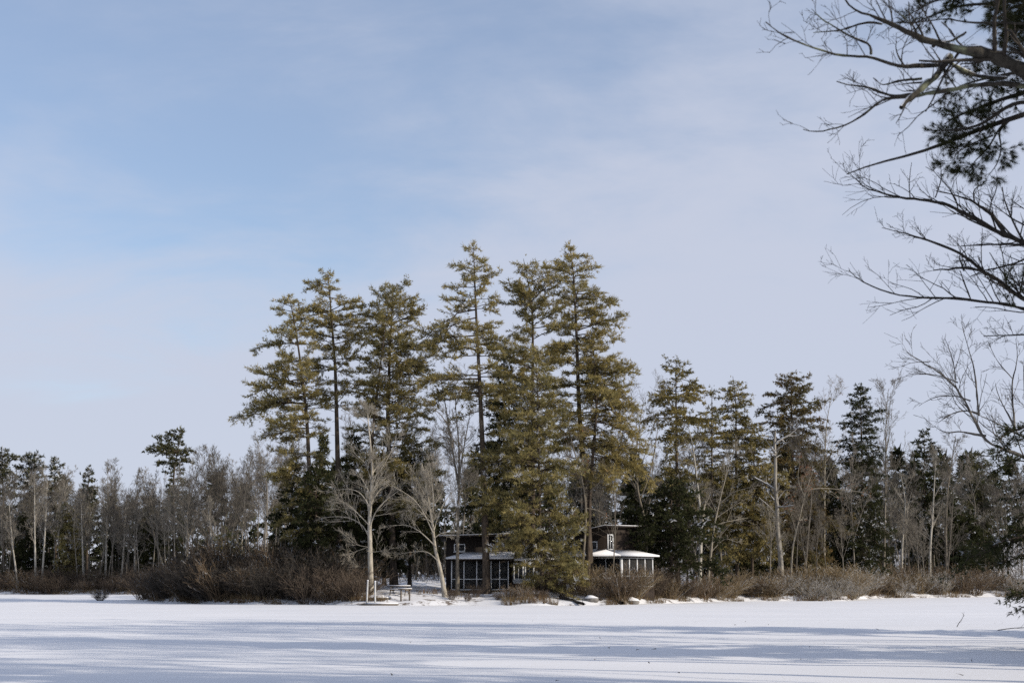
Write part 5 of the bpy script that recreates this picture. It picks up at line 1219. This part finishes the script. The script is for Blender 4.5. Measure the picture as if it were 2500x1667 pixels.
# near pine with dark needle clumps
def near_pine():
    rng = np.random.default_rng(604)
    Y = 19.0
    b = gp(2990, Y)
    o = thing('pine_tree', 'near pine at upper right with dark needle clumps hanging from grey limbs', 'tree', tuple(b))
    T = resample([b, b + [0, 0, 5], b + [0.1, 0, 12], b + [0, 0.2, 18]], 14)
    m = MB(); m.tubes(T, np.linspace(0.3, 0.06, 14), 12); link('trunk', m.mesh('trunk', M['pine_bark'], b, True), o)
    limbs = [([(1700, 330), (1450, 430), (1250, 500), (1130, 540), (1000, 580), (900, 620), (800, 670), (700, 695), (600, 725), (500, 735), (400, 785)], 0.06, 0.008, 0.6, (0.45, 0.62), 0.9),
             ([(1300, 460), (1150, 460), (1000, 570), (870, 590), (750, 588)], 0.035, 0.006, -0.4, (0.3, 0.95), 1.5), ([(1400, 340), (1200, 420), (1090, 450), (990, 490), (900, 520), (840, 560)], 0.05, 0.008, 0.7, (0.3, 1.0), 1.5),
             ([(1350, 300), (1150, 330), (1050, 350), (960, 370), (880, 400), (830, 440)], 0.03, 0.006, -0.6, (0.35, 1.0), 1.4), ([(1260, 500), (1130, 530), (1070, 600), (1050, 660), (980, 720), (930, 790)], 0.022, 0.005, 0.3, (0.5, 1.0), 1.1),
             ([(1150, 530), (1080, 590), (1100, 660), (1080, 740), (1040, 790)], 0.018, 0.005, -0.3, (0.5, 1.0), 0.8), ([(1060, 610), (960, 650), (890, 690), (880, 740)], 0.015, 0.004, 0.2, (0.3, 1.0), 1.0),
             ([(1500, -60), (1200, 0), (1050, 20), (920, 20), (830, 50), (760, 85), (690, 110)], 0.045, 0.006, 0.5, (0.25, 1.0), 1.5), ([(1100, -60), (900, -20), (780, 10), (720, 50)], 0.03, 0.006, -0.4, (0.2, 1.0), 1.4),
             ([(1600, 60), (1350, 70), (1200, 70), (1120, 90), (1060, 130)], 0.05, 0.01, -1.2, (0.15, 1.0), 3.2), ([(1500, 0), (1300, 10), (1150, 30), (1080, 80)], 0.05, 0.01, -1.6, (0.15, 1.0), 3.2), ([(1500, 160), (1300, 110), (1180, 120), (1090, 160)], 0.04, 0.01, -1.0, (0.2, 1.0), 2.6),
             ([(1450, 240), (1300, 230), (1190, 220), (1120, 250)], 0.035, 0.008, 0.4, (0.3, 1.0), 1.8), ([(1400, 340), (1250, 400), (1150, 390), (1080, 380)], 0.03, 0.008, 0.2, (0.3, 1.0), 1.2), ([(1400, 1380), (1250, 1300), (1190, 1270), (1150, 1290)], 0.02, 0.006, 0.8, (0.6, 1.0), 0.5)]
    for pl, r0, r1, dy, (s0, s1), dn in limbs:
        pl = c8(pl); n = len(pl); yy = Y + np.linspace(0, 1, n) * dy
        P = resample(np.array([at(x, y, a) for (x, y), a in zip(pl, yy)]), 16)
        m = MB(); m.tubes(P, np.linspace(r0, r1, 16), 7); lo = link('limb', m.mesh('limb', M['dark_bark'], b, True), o)
        Q, QR = grow(P[None], np.linspace(r0, r1, 16)[None], 17 * dn, rng, s0=s0, s1=s1, ang=48, lr=0.14, up=0.05, wig=0.16, rr=0.3, k=4, rmin=0.004, lmin=0.22, lmax=0.62)
        S, SR = grow(Q, QR, 3.5, rng, s0=0.3, s1=1.0, ang=42, lr=0.5, up=0.05, wig=0.14, rr=0.7, k=3, rmin=0.003, lmin=0.10, lmax=0.3)
        fo = MB(); fo.tubes(Q, QR, 3); fo.tubes(S, SR, 3)
        nt_ = MB()
        for A, AR, cnt in ((S, SR, 3), (Q, QR, 3)):
            bi = np.repeat(np.arange(len(A)), cnt); p, r_, t = interp_poly(A, AR, bi, np.minimum(0.999, 0.45 + 0.55 * rng.random(len(bi))))
            c = (DARKG * (1 - rng.random((len(p), 1)) * 0.5) * 0.8 + 0.6 * GREEN * rng.random((len(p), 1)))
            tufts(nt_, p, norm(t + [0, 0, 0.1]), 15, 0.092, 0.0038, c, rng, spread=0.48)
        tag(link('needles', fo.join(nt_).mesh('needles', M['pine_bark'], b, mat2=M['needles']), lo), kind='stuff')
near_pine()
# hemlock at the right edge
def edge_hemlock():
    Y = 42.0
    b = gp(2650, Y)
    def ex(pya, pxt, pyt, dy, sag):
        a = at(2650, pya, Y); t = at(pxt, pyt, Y + dy); return (a[2], t[0] - a[0], dy, t[2] - a[2], sag)
    H = at(2650, 1000, Y)[2]
    E = [ex(1040, 2452, 1120, 0, 0.10), ex(1020, 2465, 1085, -0.8, 0.08), ex(1070, 2440, 1160, 0.8, 0.06), ex(1300, 2345, 1382, 0, 0.08), ex(1305, 2375, 1350, 0.8, 0.06), ex(1280, 2400, 1362, -0.9, 0.08), ex(1240, 2470, 1275, 0.3, 0.05), ex(1330, 2420, 1390, 0.5, .06),
         ex(1380, 2478, 1470, -0.6, 0.05), ex(1370, 2470, 1478, 0.2, 0.05), ex(1400, 2478, 1505, 0.6, 0.06), ex(1180, 2460, 1225, -1, 0.06)]
    tk, bo, fo = pine(np.array([b, b + [0, 0, H * 0.5], [b[0], b[1], H]]), 0.2, [(b[2], 1.8, 2.5), (H * 0.3, 1.7, 2.5), (H * 0.5, 1.5, 2.2), (H * 0.8, 1.4, 1.5), (H, 0.3, 0.3)], np.random.default_rng(605), b[2] + 0.8, extra=E,
                      **mod(HEM, tl=0.13, tw=0.026, tspace=0.05, tn=5, per=3.0, spacing=0.8, snow=0.03))
    o = thing('hemlock_tree', 'near dark evergreen at the right edge with boughs drooping over the ice', 'tree', tuple(b))
    link('trunk', tk.mesh('trunk', M['pine_bark'], b, True), o); link('crown', bo.join(fo).mesh('crown', M['pine_bark'], b, mat2=M['needles']), o)
edge_hemlock()
# more trees of the near right shore, beyond the picture's edge; their shadows lie on the ice
r_ = np.random.default_rng(8)
near = [(17, 13.5, 0, 1.15), (22, 15.5, 1, 1.1), (26, 18.0, 3, 1.2), (30, 18.0, 2, 1.15), (33, 20.0, 0, 1.25), (37, 20.5, 4, 1.1), (41, 22.5, 1, 1.2), (45, 22.5, 2, 1.2), (48, 27.0, 0, 1.25), (52, 25.5, 3, 1.15), (12, 15.5, 5, 1.2), (28, 27.0, 2, 1.3), (40, 30.0, 5, 1.25), (54, 27.0, 1, 1.2), (14, 22, 3, 1.25), (20, 26, 0, 1.3)]
for i, (Y, x, k, s) in enumerate(near):
    place(PB[k], 'bare_tree', 'bare tree number %s from the camera on the near right shore' % ('one two three four five six seven eight nine ten eleven twelve thirteen fourteen fifteen sixteen'.split()[sorted(range(len(near)), key=lambda q: near[q][0] ** 2 + near[q][1] ** 2).index(i)]), 'tree', (x, Y, gz(x, Y)), r_.random() * 6.28, 'trees of the near right shore', (s * 1.2, s * 1.2, s))
for nth, (Y, x, k, s) in zip(('second nearest', 'third nearest', 'farthest', 'nearest'), [(19, 17, 2, 1.2), (33, 26.0, 0, 1.5), (51, 31.0, 1, 2.0), (12, 24, 2, 1.3)]):
    place(PH[k], 'hemlock_tree', 'dark evergreen on the near right shore beyond the picture edge, the ' + nth, 'tree', (x, Y, gz(x, Y)), r_.random() * 6.28, 'evergreens of the near right shore', (s * 1.1, s * 1.1, s))
# broken twigs lying on the ice off the right shore
for px, py, Y, ln, seed, lab in ((2330, 1528, 62, 0.9, 1, 'small forked twig standing in the snow on the ice at right'), (2430, 1535, 58, 2.2, 2, 'long thin fallen branch lying on the snow at right')):
    rng = np.random.default_rng(seed + 700); x = gx(px, Y); P = np.array([[x, Y, 0.02], [x + ln * 0.3, Y + 0.1, 0.12], [x + ln * 0.7, Y, 0.14], [x + ln, Y - 0.1, 0.05]])
    if seed == 1: P = np.array([[x, Y, -0.05], [x + 0.1, Y, 0.2], [x + 0.3, Y, 0.35], [x + 0.35, Y, 0.55]])
    P = resample(P, 7); m = MB(); m.tubes(P, np.linspace(0.018, 0.008, 7), 5); o = thing('fallen_branch', lab, 'branch', (x, Y, 0)); link('stem', m.mesh('stem', M['dark_bark'], (x, Y, 0)), o)
    Q, QR = grow(P[None], np.full((1, 7), 0.012), 6, rng, ang=50, lr=0.4, up=0.3, rmin=0.006); m = MB(); m.tubes(Q, QR, 3); link('twigs', m.mesh('twigs', M['dark_bark'], (x, Y, 0)), o)

# bits of bark, leaves and twigs blown onto the ice
def debris():
    r = np.random.default_rng(91); m = MB(); n = 80
    Y = 22 + 50 * r.random(n); X = 0.36 * Y * (1 - 1.5 * r.random(n) ** 2.2) + 1.0
    pos = np.stack([X, Y, 0.05 + 0 * X], 1)
    c = np.array([0.05, 0.04, 0.03]) * (0.5 + r.random((n, 1)))
    tufts(m, pos, norm(np.stack([r.normal(size=n), r.normal(size=n), 0.3 + 0 * X], 1)), 1, 0.05 + 0.12 * r.random(n) ** 3, 0.03, c, r, spread=0.4)
    tag(link('ice_litter', m.mesh('ice_litter', M['leaf'])), 'scattered bits of leaf and twig on the snowy ice', 'litter', kind='stuff')
debris()
